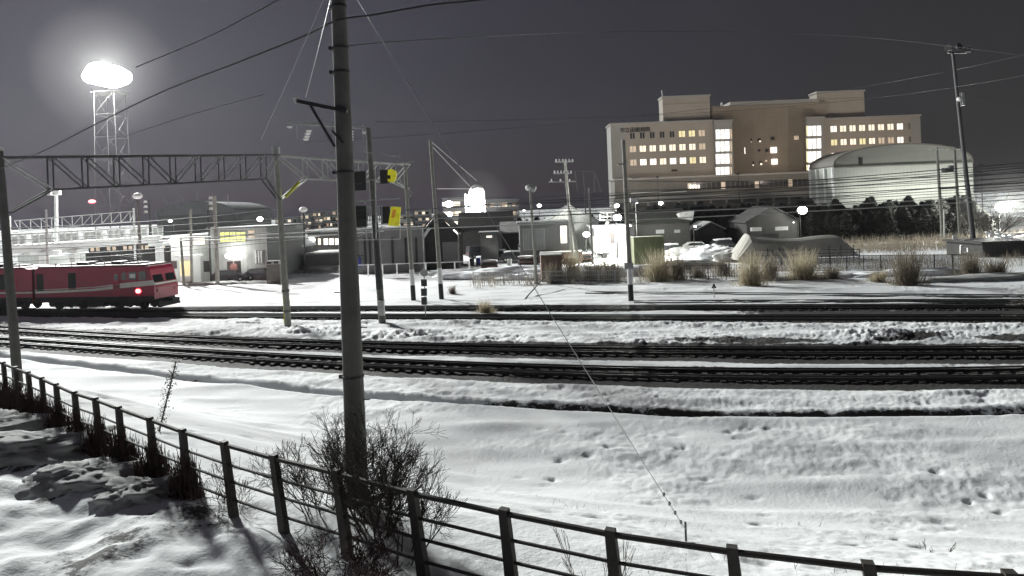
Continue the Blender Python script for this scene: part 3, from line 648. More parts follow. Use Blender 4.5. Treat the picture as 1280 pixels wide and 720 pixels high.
for (a, b_, d0, d1) in (((-60, 312), (345, 290), 46, 44), ((-60, 322), (345, 297), 50, 46), ((-60, 286), (345, 262), 42, 44), ((-40, 308), (430, 283), 57, 55), ((-40, 330), (440, 292), 57, 55)):
    pair(a, b_, d0, d1, LL, .03, .3, 'steel_dark', 'overhead wires above the locomotive')
for (a, b_) in (((200, 301), (480, 289)), ((200, 297), (470, 284))): pair(a, b_, 66, 62, 'pale overhead wire before the white building', .05, .2, 'galv', 'pale wires before the white building')
for (a, b_, lab) in (((380, 178), (1290, 66), 'long faint wire low across the sky towards the right mast'), ((470, 152), (1300, 90), 'long faint wire across the sky above the hospital')): pair(a, b_, 44, 80, lab, .016, 1.5, 'steel_dark', 'faint wires across the sky')
wire('overhead_wire', 'dark wire sloping from the lamp tower side to the capped pole', [P(150, 172, 36), P(240, 143, 26), P(330, 118, 20)], .015)
# ------------------------------------------------------------------ locomotive
def build_loco():
    f = PZ(210.5, 387); r0 = PZ(72, 388.6); xf = f.x; xj = f.x - 12.4
    yf = float(ty('D', xf)); yj = float(ty('D', xj)); rz = math.atan2(yf - yj, xf - xj)
    t = thing('electric_locomotive', 'red two-section electric locomotive with white stripe and red tail lamp', 'locomotive', (xf, yf, 0.19), rz=rz)
    # local: front at x=0, body towards -x, +y away from camera ; side facing camera at y=-1.4
    W2 = 1.4
    for s, (xa, xb) in enumerate(((-12.1, 0.0), (-24.5, -12.4))):
        m = MB(); zb, zr = 0.95, 3.72
        nose = s == 0
        prof = [(xa, zb), (xb, zb), (xb - (.0), 1.9), (xb - (.42 if nose else 0), 3.45), (xb - (.62 if nose else .0), zr), (xa, zr)]
        if s == 1: prof = [(xa, zb), (xb, zb), (xb, zr), (xa + .62, zr), (xa + .42, 3.45), (xa, 1.9)]
        m.prism(prof, -W2, W2); bd = m.build('body', M['red'], t)
        m = MB(); m.prism([(xa + .1, zr - .02), (xb - .7, zr - .02), (xb - .95, zr + .16), (xa + .35, zr + .16)], -W2 + .08, W2 - .08); m.build('roof', M['maroon'], bd)
        m = MB(); 
        def side(x0, x1, z0, z1, mm, name, par=bd, th=.02, y=-W2):
            mb = MB(); mb.bb(x0, x1, y - th, y + .005, z0, z1); return mb.build(name, M[mm], par)
        if s == 0:
            # stripe rising to the front
            for k, (z0, dz) in enumerate(((1.70, .19), (1.98, .06))):
                m = MB(); pts = [(xa, z0 - .16), (-9, z0 - .1), (-6, z0), (-3, z0 + .22), (-.02, z0 + .42)]
                out_ = [(x, z) for x, z in pts] + [(x, z + dz + (.08 if x > -4 else 0)) for x, z in reversed(pts)]
                m.prism(out_, -W2 - .02, -W2 + .005); m.build('stripe', M['cream'], bd)
            side(-.02, .03, 2.12, 2.32, 'cream', 'nose_stripe') 
            m = MB(); m.bb(-.01, .02, -1.3, 1.3, 2.14, 2.28); m.build('front_stripe', M['cream'], bd)
            side(-8.6, -7.8, 1.9, 3.3, 'black', 'grille'); side(-11.9, -11.2, 1.75, 3.25, 'black', 'grille')
            dr = side(-4.05, -3.35, 1.2, 3.3, 'redpanel', 'cab_door'); side(-3.9, -3.5, 2.55, 3.1, 'glass', 'door_window', dr, y=-W2 - .02)
            w = side(-3.15, -2.7, 2.6, 3.2, 'glass', 'side_window'); side(-2.45, -1.7, 2.6, 3.25, 'glass', 'side_window'); w2 = side(-1.45, -.75, 2.6, 3.3, 'glass', 'side_window')
            side(-2.35, -1.8, 2.75, 3.1, 'porcelain', 'blind', w2, y=-W2 - .022)
            m = MB(); 
            for yy in (-.72, .72): m.add([(-.085, yy - .55, 2.35), (-.085, yy + .55, 2.35), (-.40, yy + .5, 3.3), (-.40, yy - .5, 3.3), (-.12, yy - .55, 2.35), (-.12, yy + .55, 2.35), (-.46, yy + .5, 3.3), (-.46, yy - .5, 3.3)], [(0, 1, 2, 3), (7, 6, 5, 4), (0, 4, 5, 1), (3, 2, 6, 7), (0, 3, 7, 4), (1, 5, 6, 2)])
            m.build('windscreen', M['glass'], bd)
            for yy in (-1.0, 1.0):
                m = MB(); m.tube((.0, yy, 1.62), (.06, yy, 1.62), .13, .13, 12); m.build('front_lamp', M['cartail'], bd)
            m = MB(); m.prism([(-2.0, 1.55), (-.55, 1.5), (-.03, 1.62), (-.03, 1.95), (-.6, 1.78), (-2.0, 1.75)], -W2 - .03, -W2 + .005); m.build('lamp_surround', M['redpanel'], bd)
            m = MB(); m.ball((-1.55, -W2 - .06, 1.64), .16, 14, 10, (1, .5, .8)); m.build('tail_lamp', M['lampcore'], bd)
            m = MB(); m.ball((-1.55, -W2 - .03, 1.64), .27, 14, 10, (1.1, .18, .75)); m.build('tail_lamp_glass', M['lampred'], bd)
            m = MB(); m.bb(-.6, .25, -1.25, 1.25, .35, .78); m.bb(.1, .35, -1.2, 1.2, .25, .42); m.build('pilot', M['under'], t)
            m = MB(); m.bb(.1, .75, -.22, .22, .6, .9); m.build('coupler', M['under'], t)
            m = MB()
            for yy in (-1.3, 1.3): m.tube((-.1, yy, 1.3), (-.02, yy, 2.4), .02, .02, 6)
            m.build('handrail', M['cream'], bd)
        else:
            side(xa + .3, xb, 1.56, 1.69, 'cream', 'stripe'); side(-16, -15.2, 1.9, 3.3, 'black', 'grille'); side(-20, -19.2, 1.9, 3.3, 'black', 'grille')
            side(-14.6, -14.0, 2.0, 3.2, 'redpanel', 'cab_door')
        side(xa + .02, xb - .02, .96, 1.2, 'under', 'skirt_band')
        m = MB(); m.bb(xa + .3, xb - .3, -W2 + .04, W2 - .04, .72, .96); m.build('sole_bar', M['under'], t)
        # bogies
        for cx in (xa + 2.9, xb - 3.0):
            m = MB(); m.bb(cx - 1.75, cx + 1.75, -1.18, -1.0, .42, .72); m.bb(cx - 1.75, cx + 1.75, 1.0, 1.18, .42, .72); m.bb(cx - .4, cx + .4, -1.22, 1.22, .3, .8); bg_ = m.build('bogie', M['under'], t)
            for wx in (-1.25, 1.25):
                for yy in (-.6, .6): m = MB(); m.tube((cx + wx, yy - .06, .5), (cx + wx, yy + .06, .5), .5, .5, 22); m.build('wheel', M['under'], bg_)
                m = MB(); m.bb(cx + wx - .28, cx + wx + .28, -1.28, -1.16, .32, .66); m.build('axle_box', M['under'], bg_)
        m = MB(); m.bb((xa + xb) / 2 - .8, (xa + xb) / 2 + .9, -1.3, 1.3, .3, .72); m.build('equipment_box', M['under'], t)
        # roof gear
        m = MB()
        for k in range(5): x = xa + 1.8 + 1.8 * k; m.bb(x, x + 1.0, -.6, .6, 3.88, 4.02 + .12 * (k % 2))
        m.build('roof_equipment', M['steel_dark'], t)
        for k in range(6): x = xa + 1.5 + 1.7 * k; m = MB(); m.tube((x, -.7, 3.86), (x, -.7, 4.15), .09, .05, 8); m.build('roof_insulator', M['porcelain'], t)
        px_ = -3.6 if s == 0 else -20.5
        m = MB()
        for yy in (-.5, .5): m.tube((px_ - .8, yy, 3.95), (px_ + 1.0, yy * .8, 4.35), .035, .03, 6); m.tube((px_ + 1.0, yy * .8, 4.35), (px_ - .7, yy * .9, 4.62), .03, .025, 6)
        m.bar((px_ - .7, -.75, 4.64), (px_ - .7, .75, 4.64), .08, .05); m.bb(px_ - .9, px_ + 1.1, -.6, .6, 3.88, 3.98); m.build('pantograph', M['steel_dark'], t)
    m = MB(); m.bb(-12.45, -12.05, -1.3, 1.3, 1.0, 3.7); m.build('gangway', M['black'], t)
build_loco()
# ------------------------------------------------------------------ buildings
def wbox(px0, px1, pyt, D, depth, base=0.0):
    a = P(px0, pyt, D); b = P(px1, pyt, D); zt = P((px0 + px1) / 2, pyt, D).z; return a.x, b.x, zt
def bld(name, label, cat, px0, px1, pyt, D, depth, wall, group=None, rooftype='flat', roofm='snow', rise=1.5, over=.3, zt=None):
    x0, x1, z1 = wbox(px0, px1, pyt, D, depth)
    if zt is not None: z1 = zt
    o = Vector(((x0 + x1) / 2, D, 0)); t = thing(name, label, cat, o, group); hw = (x1 - x0) / 2
    m = MB(); m.bb(-hw, hw, 0, depth, -.3, z1); m.build('wall', M[wall], t)
    m = MB()
    if rooftype == 'flat': m.bb(-hw - over, hw + over, -over, depth + over, z1 + .003, z1 + .25)
    elif rooftype == 'gable': m.prism([(-hw - over, z1 - .05), (0, z1 + rise), (hw + over, z1 - .05), (hw + over, z1 + .12), (0, z1 + rise + .2), (-hw - over, z1 + .12)], -over, depth + over)
    elif rooftype == 'gablex': m.prismx([(-over, z1 - .05), (depth / 2, z1 + rise), (depth + over, z1 - .05), (depth + over, z1 + .12), (depth / 2, z1 + rise + .2), (-over, z1 + .12)], -hw - over, hw + over)
    elif rooftype == 'lean': m.prismx([(-over, z1 - .3), (depth + over, z1 + rise), (depth + over, z1 + rise + .2), (-over, z1 - .05)], -hw - over, hw + over)
    m.build('roof', M[roofm], t)
    if rooftype == 'gable': m = MB(); m.prism([(-hw, z1), (hw, z1), (0, z1 + rise)], .02, .2); m.build('gable', M[wall], t)
    return t, hw, z1, o
def pane(t, o, x0, x1, y0, y1, D, mm, name='window', proud=.05, frame=None):
    a = P(x0, y1, D); b = P(x1, y0, D); m = MB(o); m.bb(a.x, b.x, D - proud - .02, D + .02, min(a.z, b.z), max(a.z, b.z)); w = m.build(name, M[mm], t)
    if frame:
        q = MB(o); X0, X1, Z0, Z1 = a.x, b.x, min(a.z, b.z), max(a.z, b.z); f = .08
        for v in ((X0 - f, X1 + f, Z0 - f, Z0), (X0 - f, X1 + f, Z1, Z1 + f), (X0 - f, X0, Z0, Z1), (X1, X1 + f, Z0, Z1), ((X0 + X1) / 2 - f / 2, (X0 + X1) / 2 + f / 2, Z0, Z1)):
            q.bb(v[0], v[1], D - proud - .06, D - .001, v[2], v[3])
        q.build('frame', M[frame], w)
    return w
# --- hospital
HD = 195.0
def hospital():
    o = Vector((P(900, 200, HD).x, HD, 0)); t = thing('hospital_building', 'large beige hospital with rows of lit windows on the skyline', 'hospital', o)
    def block(x0, x1, yt, D, depth, mm, name='wall', zb=0.0, cap=True):
        a = P(x0, yt, D); b = P(x1, yt, D); zt = P((x0 + x1) / 2, yt, D).z
        m = MB(o); m.bb(a.x, b.x, D, D + depth, zb, zt); w = m.build(name, M[mm], t)
        if cap: m = MB(o); m.bb(a.x - .25, b.x + .25, D - .3, D + depth + .25, zt + .003, zt + .55); m.build('parapet', M['hosp3'], t)
        return a.x, b.x, zt
    # left wing
    X0, X1, zt = block(763, 893, 154, HD, 8, 'hosp'); HX = X0
    m = MB(o); m.bb(X0 - .03, X0 + 4.3, HD - .06, HD + 7.9, 0, zt - .4); m.build('end_panel', M['hosp3'], t)
    X0, X1, ztr = block(1029, 1150, 147.5, HD, 8, 'hosp')
    m = MB(o); m.bb(X1 - 2.8, X1 + .05, HD - .06, HD + 7.9, 0, ztr - .4); m.build('end_panel', M['hosp3'], t)
    # recessed middle: slightly concave in three facets
    a = P(890, 128, HD + 2); b = P(1032, 126, HD + 2); zt2 = P(960, 132.5, HD + 6).z; n = 10
    m = MB(o); pts = []
    for i in range(n + 1):
        u = i / n; x = a.x + (b.x - a.x) * u; pts.append((x, HD + 1.5 + 4 * math.sin(PI * u)))
    vs = [Vector((x, y, z)) for x, y in pts for z in (0, zt2)] + [Vector((a.x, HD + 9, 0)), Vector((a.x, HD + 9, zt2)), Vector((b.x, HD + 9, 0)), Vector((b.x, HD + 9, zt2))]
    N_ = 2 * (n + 1)
    m.add(vs, [(2 * i, 2 * i + 2, 2 * i + 3, 2 * i + 1) for i in range(n)] + [(N_ - 2, N_ + 2, N_ + 3, N_ - 1), (N_ + 2, N_, N_ + 1, N_ + 3), (N_, 0, 1, N_ + 1), tuple([2 * i + 1 for i in range(n + 1)] + [N_ + 3, N_ + 1])])
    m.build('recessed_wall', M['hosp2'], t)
    mid = lambda px: HD + 1.5 + 4 * math.sin(PI * min(max((P(px, 150, HD + 10).x - a.x) / (b.x - a.x), 0), 1))
    m = MB(o); q = P(903, 124, HD + 8); q2 = P(1010, 122, HD + 8); m.bb(q.x, q2.x, HD + 1.2, HD + 9, zt2 + .003, zt2 + 1.0); m.build('roof_canopy', M['hosp3'], t)
    # roof blocks
    for (x0, x1, yt) in ((828, 887, 121.5), (1021, 1080, 115.5)):
        a1, b1_, zz = block(x0, x1, yt, HD + 2.5, 5, 'hosp'); m = MB(o); m.bb(a1 - .04, b1_ + .04, HD + 2.42, HD + 2.5, zz - 2.0, zz - 1.75); m.build('string_course', M['hosp2'], t)
    # stair towers with lit glass
    for (x0, x1, ytop, ys) in ((893, 914, 152, ((161.5, 174), (176.5, 189.5), (192, 205), (208.5, 219))), (1008, 1028.5, 148, ((157, 170), (173, 186), (189, 203), (206, 213)))):
        a1, b1_, zz = block(x0, x1 + 1, ytop, HD - 1.5, 1.4, 'hosp3', 'stair_tower')
        for (ya, yb) in ys:
            w = pane(t, o, x0 + 2, x1 - 2.5, ya, yb, HD - 1.5, 'stairglass', 'stair_window')
            A_ = P(x0 + 2, yb, HD - 1.7); B_ = P(x1 - 2.5, ya, HD - 1.7); q_ = MB(o)
            for kx in (1 / 3, 2 / 3): xx = A_.x + (B_.x - A_.x) * kx; q_.bb(xx - .06, xx + .06, HD - 1.75, HD - 1.56, min(A_.z, B_.z), max(A_.z, B_.z))
            q_.build('mullion', M['hosp3'], w)
        for (ya, yb) in ys: pane(t, o, *((x1 - .8, x1 + .6) if x0 < 950 else (x0 - .8 + .9, x0 + 1.2)), ya, yb, HD - 1.5, 'windim' if x0 < 950 else 'winyel', 'side_glass')
    # window rows
    kinds1 = ['off'] * 5 + ['yel', 'yel', 'dim']
    kinds2 = ['dim', 'on', 'on', 'on', 'on', 'on', 'on', 'dim']; kinds3 = ['dim', 'bright', 'bright', 'on', 'bright', 'bright', 'yel', 'on']
    for (z, ks, dx) in ((28.6, kinds1, 0), (24.55, kinds2, 0), (20.45, kinds3, 0)):
        for i, kk in enumerate(ks):
            xc = P(791 + 12.4 * i, 185, HD).x; w_ = .95 if kk != 'off' else .7
            m = MB(o); m.bb(xc - w_, xc + w_, HD - .03, HD + .06, z - .95, z + .85); w = m.build('window', M['win' + kk], t)
            q = MB(o)
            for xx in (xc - w_ - .06, xc, xc + w_ + .06): q.bb(xx - .07, xx + .07, HD - .12, HD - .034, z - .98, z + .88)
            q.build('frame', M['hosp3'], w)
    for (z, ks) in ((28.3, ['bright', 'on', 'on', 'on', 'on', 'on', 'on', 'bright', 'off']), (24.2, ['yel', 'on', 'on', 'yel', 'on', 'dim', 'dim', 'bright', 'off']), (20.1, ['bright', 'yel', 'off', 'off', 'on', 'off', 'on', 'off'])):
        for i, kk in enumerate(ks):
            xc = P(1042.5 + 11.85 * i, 178, HD).x; w_ = .92 if kk != 'off' else .3
            m = MB(o); m.bb(xc - w_, xc + w_, HD - .03, HD + .06, z - .9, z + .85); w = m.build('window', M['win' + kk], t)
            q = MB(o)
            for xx in (xc - w_ - .06, xc, xc + w_ + .06): q.bb(xx - .07, xx + .07, HD - .12, HD - .034, z - .93, z + .88)
            q.build('frame', M['hosp3'], w)
    for (px, py, kk, s_) in ((927.5, 188.5, 'bright', 4), (967.5, 187.5, 'bright', 3.6), (968.5, 202, 'bright', 3.4), (938, 175, 'off', 2), (949, 175, 'off', 2), (966, 173, 'off', 2), (959, 188, 'off', 2), (949, 188, 'off', 1.5), (930, 204, 'off', 2), (941, 204, 'off', 2), (951, 203.5, 'off', 2), (938.5, 176.6, 'on', 1.1), (950, 176.6, 'on', 1.1), (930, 206, 'on', 1.2), (941, 206, 'on', 1.2), (951.5, 205, 'on', 1.2), (958, 201, 'dim', 1), (996, 172, 'dim', 2.4), (927, 174, 'off', 1.6), (936, 188, 'off', 1.4)):
        D = mid(px) - .25; c = P(px, py, D); h = s_ / F * D; m = MB(o); m.bb(c.x - h, c.x + h, D - .05, D + .6, c.z - h, c.z + h); m.build('window', M['win' + kk], t)
    m = MB(o); c = P(843, 213, HD); m.bb(c.x - .9, c.x + .9, HD - .1, HD + .05, c.z - .3, c.z + .3); m.build('vent', M['black'], t)
    # podium
    a1 = P(768, 224, HD - 9); b1_ = P(1020, 216, HD - 9); zt3 = P(894, 221, HD - 9).z
    m = MB(o); m.bb(a1.x, b1_.x, HD - 9, HD - 1.6, 0, zt3); m.build('podium', M['podium'], t)
    m = MB(o); m.bb(a1.x - .3, b1_.x + .3, HD - 9.5, HD - 1.7, zt3 + .003, zt3 + .5); m.build('ledge', M['hosp3'], t)
    z0 = P(894, 236.5, HD - 9).z
    for i in range(26):
        x = P(862 + 6 * i, 230, HD - 9).x
        if 862 + 6 * i > 1014: break
        kk = 'off' if i % 7 else 'dim'; m = MB(o); m.bb(x - .55, x + .55, HD - 9.06, HD - 8.9, z0, z0 + 2.0); m.build('podium_window', M['win' + kk], t)
    for i in range(4): pane(t, o, 862 + 3.4 * i, 864.3 + 3.4 * i, 231, 235.5, HD - 9, 'winbright', 'podium_window')
    m = MB(o); zz = P(894, 250, HD - 11).z; m.bb(a1.x - 1, b1_.x + 1, HD - 12, HD - 9.2, zz, zz + 1.6); m.build('walkway_deck', M['hosp3'], t)
    m = MB(o); m.bb(a1.x + 4, a1.x + 20, HD - 12.1, HD - 12.02, zz + 2.6, zz + 3.0); m.build('canopy_edge', M['gym'], t)
    for i in range(14): x = a1.x + i * (b1_.x - a1.x) / 13; m = MB(o); m.bb(x - .25, x + .25, HD - 11.5, HD - 11, 0, zz - .003); m.build('column', M['hosp3'], t)
    # roof lamp, antenna
    m = MB(o); c = P(902, 131, HD + 4); m.ball(c, .5, 8, 6, (.8, .8, 1.6)); m.build('roof_lamp', M['porcelain'], t)
    m = MB(o); m.tube(P(828, 121, HD + 4), P(827, 113, HD + 4), .12, .12, 6); m.build('antenna', M['porcelain'], t)
    # sign lettering
    cu = bpy.data.curves.new('tmp', 'FONT'); cu.body = '市立函館病院'; cu.size = 1.62; cu.extrude = 0.05; cu.resolution_u = 2; cu.offset = 0.02; cu.space_character = 0.92
    to = bpy.data.objects.new('tmp', cu); COL.objects.link(to); bpy.context.view_layer.update()
    me = bpy.data.meshes.new_from_object(to.evaluated_get(bpy.context.evaluated_depsgraph_get())); me.name = 'sign_lettering'; bpy.data.objects.remove(to)
    lo = bpy.data.objects.new('sign_lettering', me); COL.objects.link(lo); me.materials.clear(); me.materials.append(M['black']); lo.parent = t
    lo.rotation_euler = (PI / 2, 0, 0); c = P(774.5, 165.5, HD); lo.location = (c.x - o.x, -.12, c.z - o.z)
hospital()
# --- white vaulted hall
def hall():
    D = 150.0; a = P(1042, 206, D); b = P(1216, 206, D); o = Vector(((a.x + b.x) / 2, D, 0)); hw = (b.x - a.x) / 2; zt = 14.6
    t = thing('sports_hall', 'white hall with a shallow curved gable beside the hospital', 'hall', o)
    m = MB(); m.bb(-hw, hw, 0, 12, 0, zt); m.build('wall', M['gym'], t)
    arc = [(hw * math.cos(PI * i / 16) if i not in (0, 16) else (hw if i == 0 else -hw), zt + .003 + 4.6 * math.sin(PI * i / 16) ** .9) for i in range(17)]
    m = MB(); m.prism(arc, .3, 12); m.build('curved_gable', M['gymroof'], t)
    m = MB(); ro = [(x * 1.012, z + .25) for x, z in arc] + [(x, z + .02) for x, z in reversed(arc)]; n = 17
    for i in range(16):
        q = [arc[i], arc[i + 1], (arc[i + 1][0] * 1.01, arc[i + 1][1] + .3), (arc[i][0] * 1.01, arc[i][1] + .3)]; m.prism(q, -.1, 12.2)
    m.build('roof_edge', M['podium'], t)
    m = MB(); m.bb(-hw - .1, hw + .1, -.12, .28, zt - .35, zt - .05); m.build('eave_band', M['gymroof'], t)
    m = MB(); m.bb(-hw + 6.0, -hw + 6.9, .1, .28, zt + .3, zt + 1.9); m.build('vent_door', M['black'], t)
    for y in (.2, 4.0, 8.0, 11.6): m = MB(); m.bb(-hw - .45, -hw - .01, y - .2, y + .2, 0, zt - .1); m.build('side_column', M['white'], t)
    for k in range(4):
        x = -hw + 5 + k * 8; l = add_lamp('hall_floodlight', 'SPOT', (o.x + x, D - 5.5, 6.5), 2900 if k else 1900, (1, 1, .93), .4, aim=(o.x + x + .5, D, 8.5), spot=150)
        m = MB(); m.box((x, -5.6, 6.3), (.6, .3, .3)); m.tube((x, -5.6, 0), (x, -5.6, 6.2), .08, .06, 6); m.build('wall_flood', M['steel_dark'], t)
hall()
# masts and spots added to brighten the hospital facade
for k, x in enumerate((38, 59, 80, 101, 122)):
    hl = thing('added_light_mast', 'added slim fill light mast in front of the hospital, %s from the left' % ('first', 'second', 'third', 'fourth', 'last')[k], 'added light mast', (x, 166, 0))
    m = MB(); m.tube((0, 0, 0), (0, 0, 14.4), .12, .08, 8); m.build('post', M['steel_dark'], hl); m = MB(); m.box((0, .2, 14.5), (.8, .4, .4)); m.build('head', M['steel_dark'], hl)
    add_lamp('facade_fill_light', 'SPOT', (x, 166.9, 14.9), 6600 if k < 3 else 9500, (1.0, .9, .78), .5, aim=(x + 2, HD, 29), spot=110)
# --- left buildings
WD = 79.0
t, hw, z1, o = bld('white_building', 'white clad yard building with yellow lit upper windows behind the locomotive front', 'building', 262, 333, 286, WD, 14, 'wallw', roofm='roofg')
for (x0, x1) in ((276, 287), (288.5, 295), (296, 307)): pane(t, o, x0, x1, 290, 302.5, WD, 'greenwin', 'window', frame='galv')
m = MB(o); c = P(293, 318, WD - .8); m.tube(c + Vector((0, 0, .25)), c - Vector((0, 0, .1)), .1, .5, 12); m.build('lamp_shade', M['galv'], t)
m = MB(o); m.ball(c - Vector((0, 0, .15)), .62, 14, 8, (1.9, .5, .75)); m.build('wall_lamp', M['lamps'], t)
add_lamp('wall_lamp_light', 'POINT', c + Vector((0, -1.0, .1)), 350, (1, 1, .95), .4)
pane(t, o, 285, 301, 326, 350, WD, 'winoff', 'doorway')
for x in (320, 323.5, 327): pane(t, o, x, x + 1, 313, 329, WD, 'white', 'downpipe', .2)
pane(t, o, 311, 318, 288, 297, WD, 'windim', 'window')
t, hw, z1, o = bld('annex_building', 'low bright white annex left of the yellow windowed building', 'building', 213, 261, 296, WD + 1, 10, 'wallw', roofm='roofg')
pane(t, o, 255, 263, 326, 340, WD + 1, 'winoff', 'window'); pane(t, o, 243, 256, 297, 306, WD + 1, 'winon', 'window'); pane(t, o, 214, 221, 326, 336, WD + 1, 'winoff', 'window')
m = MB(o); c = P(215, 301, WD + .6); m.ball(c, .45, 10, 8, (1, .6, .7)); m.build('wall_lamp', M['lamps'], t); add_lamp('annex_lamp_light', 'POINT', c + Vector((1.0, -1.5, -.6)), 400, (1, 1, .95), .3)
t, hw, z1, o = bld('kiosk', 'small glowing cream kiosk beside the two slim poles', 'kiosk', 224, 240, 322, 76, 2, 'white', roofm='snow')
pane(t, o, 226, 238, 326, 345, 76, 'winyel', 'lit_front')
m = MB(PZ(250, 357)); a = PZ(250, 357); m.lump(a + Vector((0, 0, 0)), (5.4, 1.2, .55), 4, .25); tag(m.build('snow_bank', M['snow_dirty'], smooth=True), 'dirty snow bank at the foot of the annex', 'snow bank')
# arched roof hall beyond
D = 210.0; a = P(196, 272, D); b = P(296, 266, D); o = Vector(((a.x + b.x) / 2, D, 0)); hw = (b.x - a.x) / 2; t = thing('arched_hall', 'far hall with a broad pale arched roof above the white building', 'hall', o)
m = MB(); zt = P(246, 268, D).z; m.bb(-hw, hw, 0, 30, 0, zt); m.build('wall', M['wallg'], t)
m = MB(); m.prism([(hw * math.cos(PI * i / 14), zt + .01 + 4.3 * math.sin(PI * i / 14)) for i in range(15)], -1, 31); m.build('roof', M['roofg'], t)
for k in range(5): m = MB(); x = -hw + 3 + k * (2 * hw - 6) / 4; m.bb(x - .06, x + .06, .5, .62, zt + 2, zt + 8.0 - abs(k - 2)); m.build('roof_mast', M['galv'], t)
# footbridge
def footbridge():
    D = 78.0; pA = P(6, 318, D); pB = P(204, 303, D + 14); o = pA.copy(); o.z = 0; t = thing('footbridge', 'white elevated footbridge with panelled parapet above the locomotive', 'footbridge', o)
    d = (pB - pA); u = d.normalized(); s = Vector((-u.y, u.x, 0))
    m = MB(o); m.bar(pA + s * 1.2, pB + s * 1.2, .9, 2.6); 
    # deck as explicit prism
    def beam(z0, z1, off0, off1, name, mm, k0=0, k1=1):
        A_ = pA.lerp(pB, k0); B_ = pA.lerp(pB, k1); mb = MB(o); vs = []
        for p in (A_, B_):
            for off in (off0, off1):
                for z in (z0, z1): vs.append(p + s * off + Vector((0, 0, z)))
        mb.add(vs, [(0, 1, 3, 2), (4, 6, 7, 5), (0, 4, 5, 1), (2, 3, 7, 6), (1, 5, 7, 3), (0, 2, 6, 4)]); return mb.build(name, M[mm], t)
    beam(0, 1.0, 0, 2.6, 'deck', 'white'); beam(2.25, 2.4, -.02, .12, 'handrail', 'white'); beam(2.25, 2.4, 2.5, 2.62, 'handrail', 'white')
    for i in range(27):
        k = i / 26; p = pA.lerp(pB, k); m = MB(o); m.box(p + Vector((0, 0, 1.62)), (.13, .13, 1.25)); m.build('parapet_post', M['white'], t)
    for i in range(26):
        if i % 4 == 3: continue
        beam(1.1, 2.1, .05, .09, 'parapet_panel', 'wallw', (i + .12) / 26, (i + .88) / 26)
    for (px) in (42, 78, 192):
        k = (px - 6) / 198; p = pA.lerp(pB, k); m = MB(o); m.bb(p.x - .35, p.x + .35, p.y + .6, p.y + 1.6, 0, p.z - .003); m.box((p.x, p.y + 1.2, p.z - .25), (2.0, 2.4, .45)); m.build('pier', M['white'], t)
footbridge()
lamp_fb = add_lamp('footbridge_lamp_light', 'POINT', P(100, 330, 62), 350, (1, 1, .97), .6)
t = thing('yard_lamp', 'low yard lamp behind the locomotive roof', 'lamp', down(P(100, 330, 62))); pl = P(100, 330, 62)
m = MB(t.location); m.tube(t.location, pl - Vector((0, 0, .3)), .07, .06, 8); m.build('post', M['galv'], t); m = MB(t.location); m.tube(pl - Vector((0, 0, .3)), pl - Vector((0, 0, .15)), .12, .3, 12); m.build('head', M['galv'], t)
TA = P(18, 276, 88); TBb = P(168, 264, 96)
truss('overhead_truss', 'pale lattice beam behind the white footbridge', TA, TBb, 1.5, 11, bs=.04, be=.96, cm='galv')
mast(13, 330, 12, 270, 88, .18, 'pole at the left end of the pale truss', None); mast(169, 322, 167, 260, 96, .18, 'pole at the right end of the pale truss', None)
t, hw, z1, o = bld('storage_shed', 'pale gabled shed glimpsed under the footbridge', 'shed', 22, 56, 322, 84, 8, 'wallw', rooftype='gable', roofm='snow', rise=1.2)
t, hw, z1, o = bld('station_building', 'long grey station building behind the footbridge', 'building', 60, 216, 300, 122, 12, 'walld', roofm='walld')
for i in range(22): pane(t, o, 66 + i * 6.8, 70 + i * 6.8, 311 - i * .26, 316 - i * .26, 122, 'windim' if i % 3 else 'winoff', 'window')
# waste bin
b = PZ(344, 355); t = thing('waste_bin', 'dark two-part bin standing in the snow left of the close pole', 'bin', b)
m = MB(); m.bb(-.75, .75, -.5, .5, 0, 2.3); m.build('body', M['concrete_dark'], t); m = MB(); m.bb(-.8, .8, -.55, .55, 2.303, 2.7); m.build('lid', M['galv'], t)
for x in (-.4, .4): m = MB(); m.bb(x - .26, x + .26, -.58, -.54, 2.38, 2.62); m.build('opening', M['black'], t)
# ------------------------------------------------------------------ cars and trucks
def car(loc, rz, label, body='cardark', snow=False, L_=4.2, H=1.45, van=False):
    t = thing('parked_car', label, 'car', loc, rz=rz); hl_ = L_ / 2
    prof = [(-hl_, .35), (hl_, .35), (hl_, .75), (hl_ - .9, .92), (hl_ - 1.5, H), (-hl_ + (.15 if van else .8), H), (-hl_, .95)]
    m = MB(); m.prism(prof, -.85, .85); m.build('body', M[body], t)
    m = MB(); m.prism([(hl_ - 1.05, .95), (hl_ - 1.55, H - .1), (-hl_ + (.4 if van else 1.0), H - .1), (-hl_ + .3, .95)], -.862, .862); m.build('window', M['glass'], t)
    for x in (-hl_ + .8, hl_ - .8):
        for y in (-.8, .8): m = MB(); m.tube((x, y - .1, .32), (x, y + .1, .32), .33, .33, 16); w = m.build('wheel', M['tyre'], t); m = MB(); m.tube((x, y - .12, .32), (x, y + .12, .32), .16, .16, 10); m.build('hub', M['galv'], w)
    for y in (-.6, .6): m = MB(); m.bb(-hl_ - .02, -hl_ + .05, y - .14, y + .14, .65, .85); m.build('tail_lamp', M['cartail'], t); m = MB(); m.bb(hl_ - .05, hl_ + .02, y - .16, y + .16, .55, .72); m.build('headlight', M['porcelain'], t)
    if snow: m = MB(); m.lump((-.2, 0, H + .02), (L_ * .36, .78, .22), 5, .25); m.build('snow_cap', M['snow'], t, smooth=True)
    return t
car(PZ(285, 353) + Vector((0, 1, 0)), .1, 'dark car parked under the wall lamp of the white building'); car(PZ(322, 352) + Vector((0, 2, 0)), -.2, 'dark car parked at the right corner of the white building')
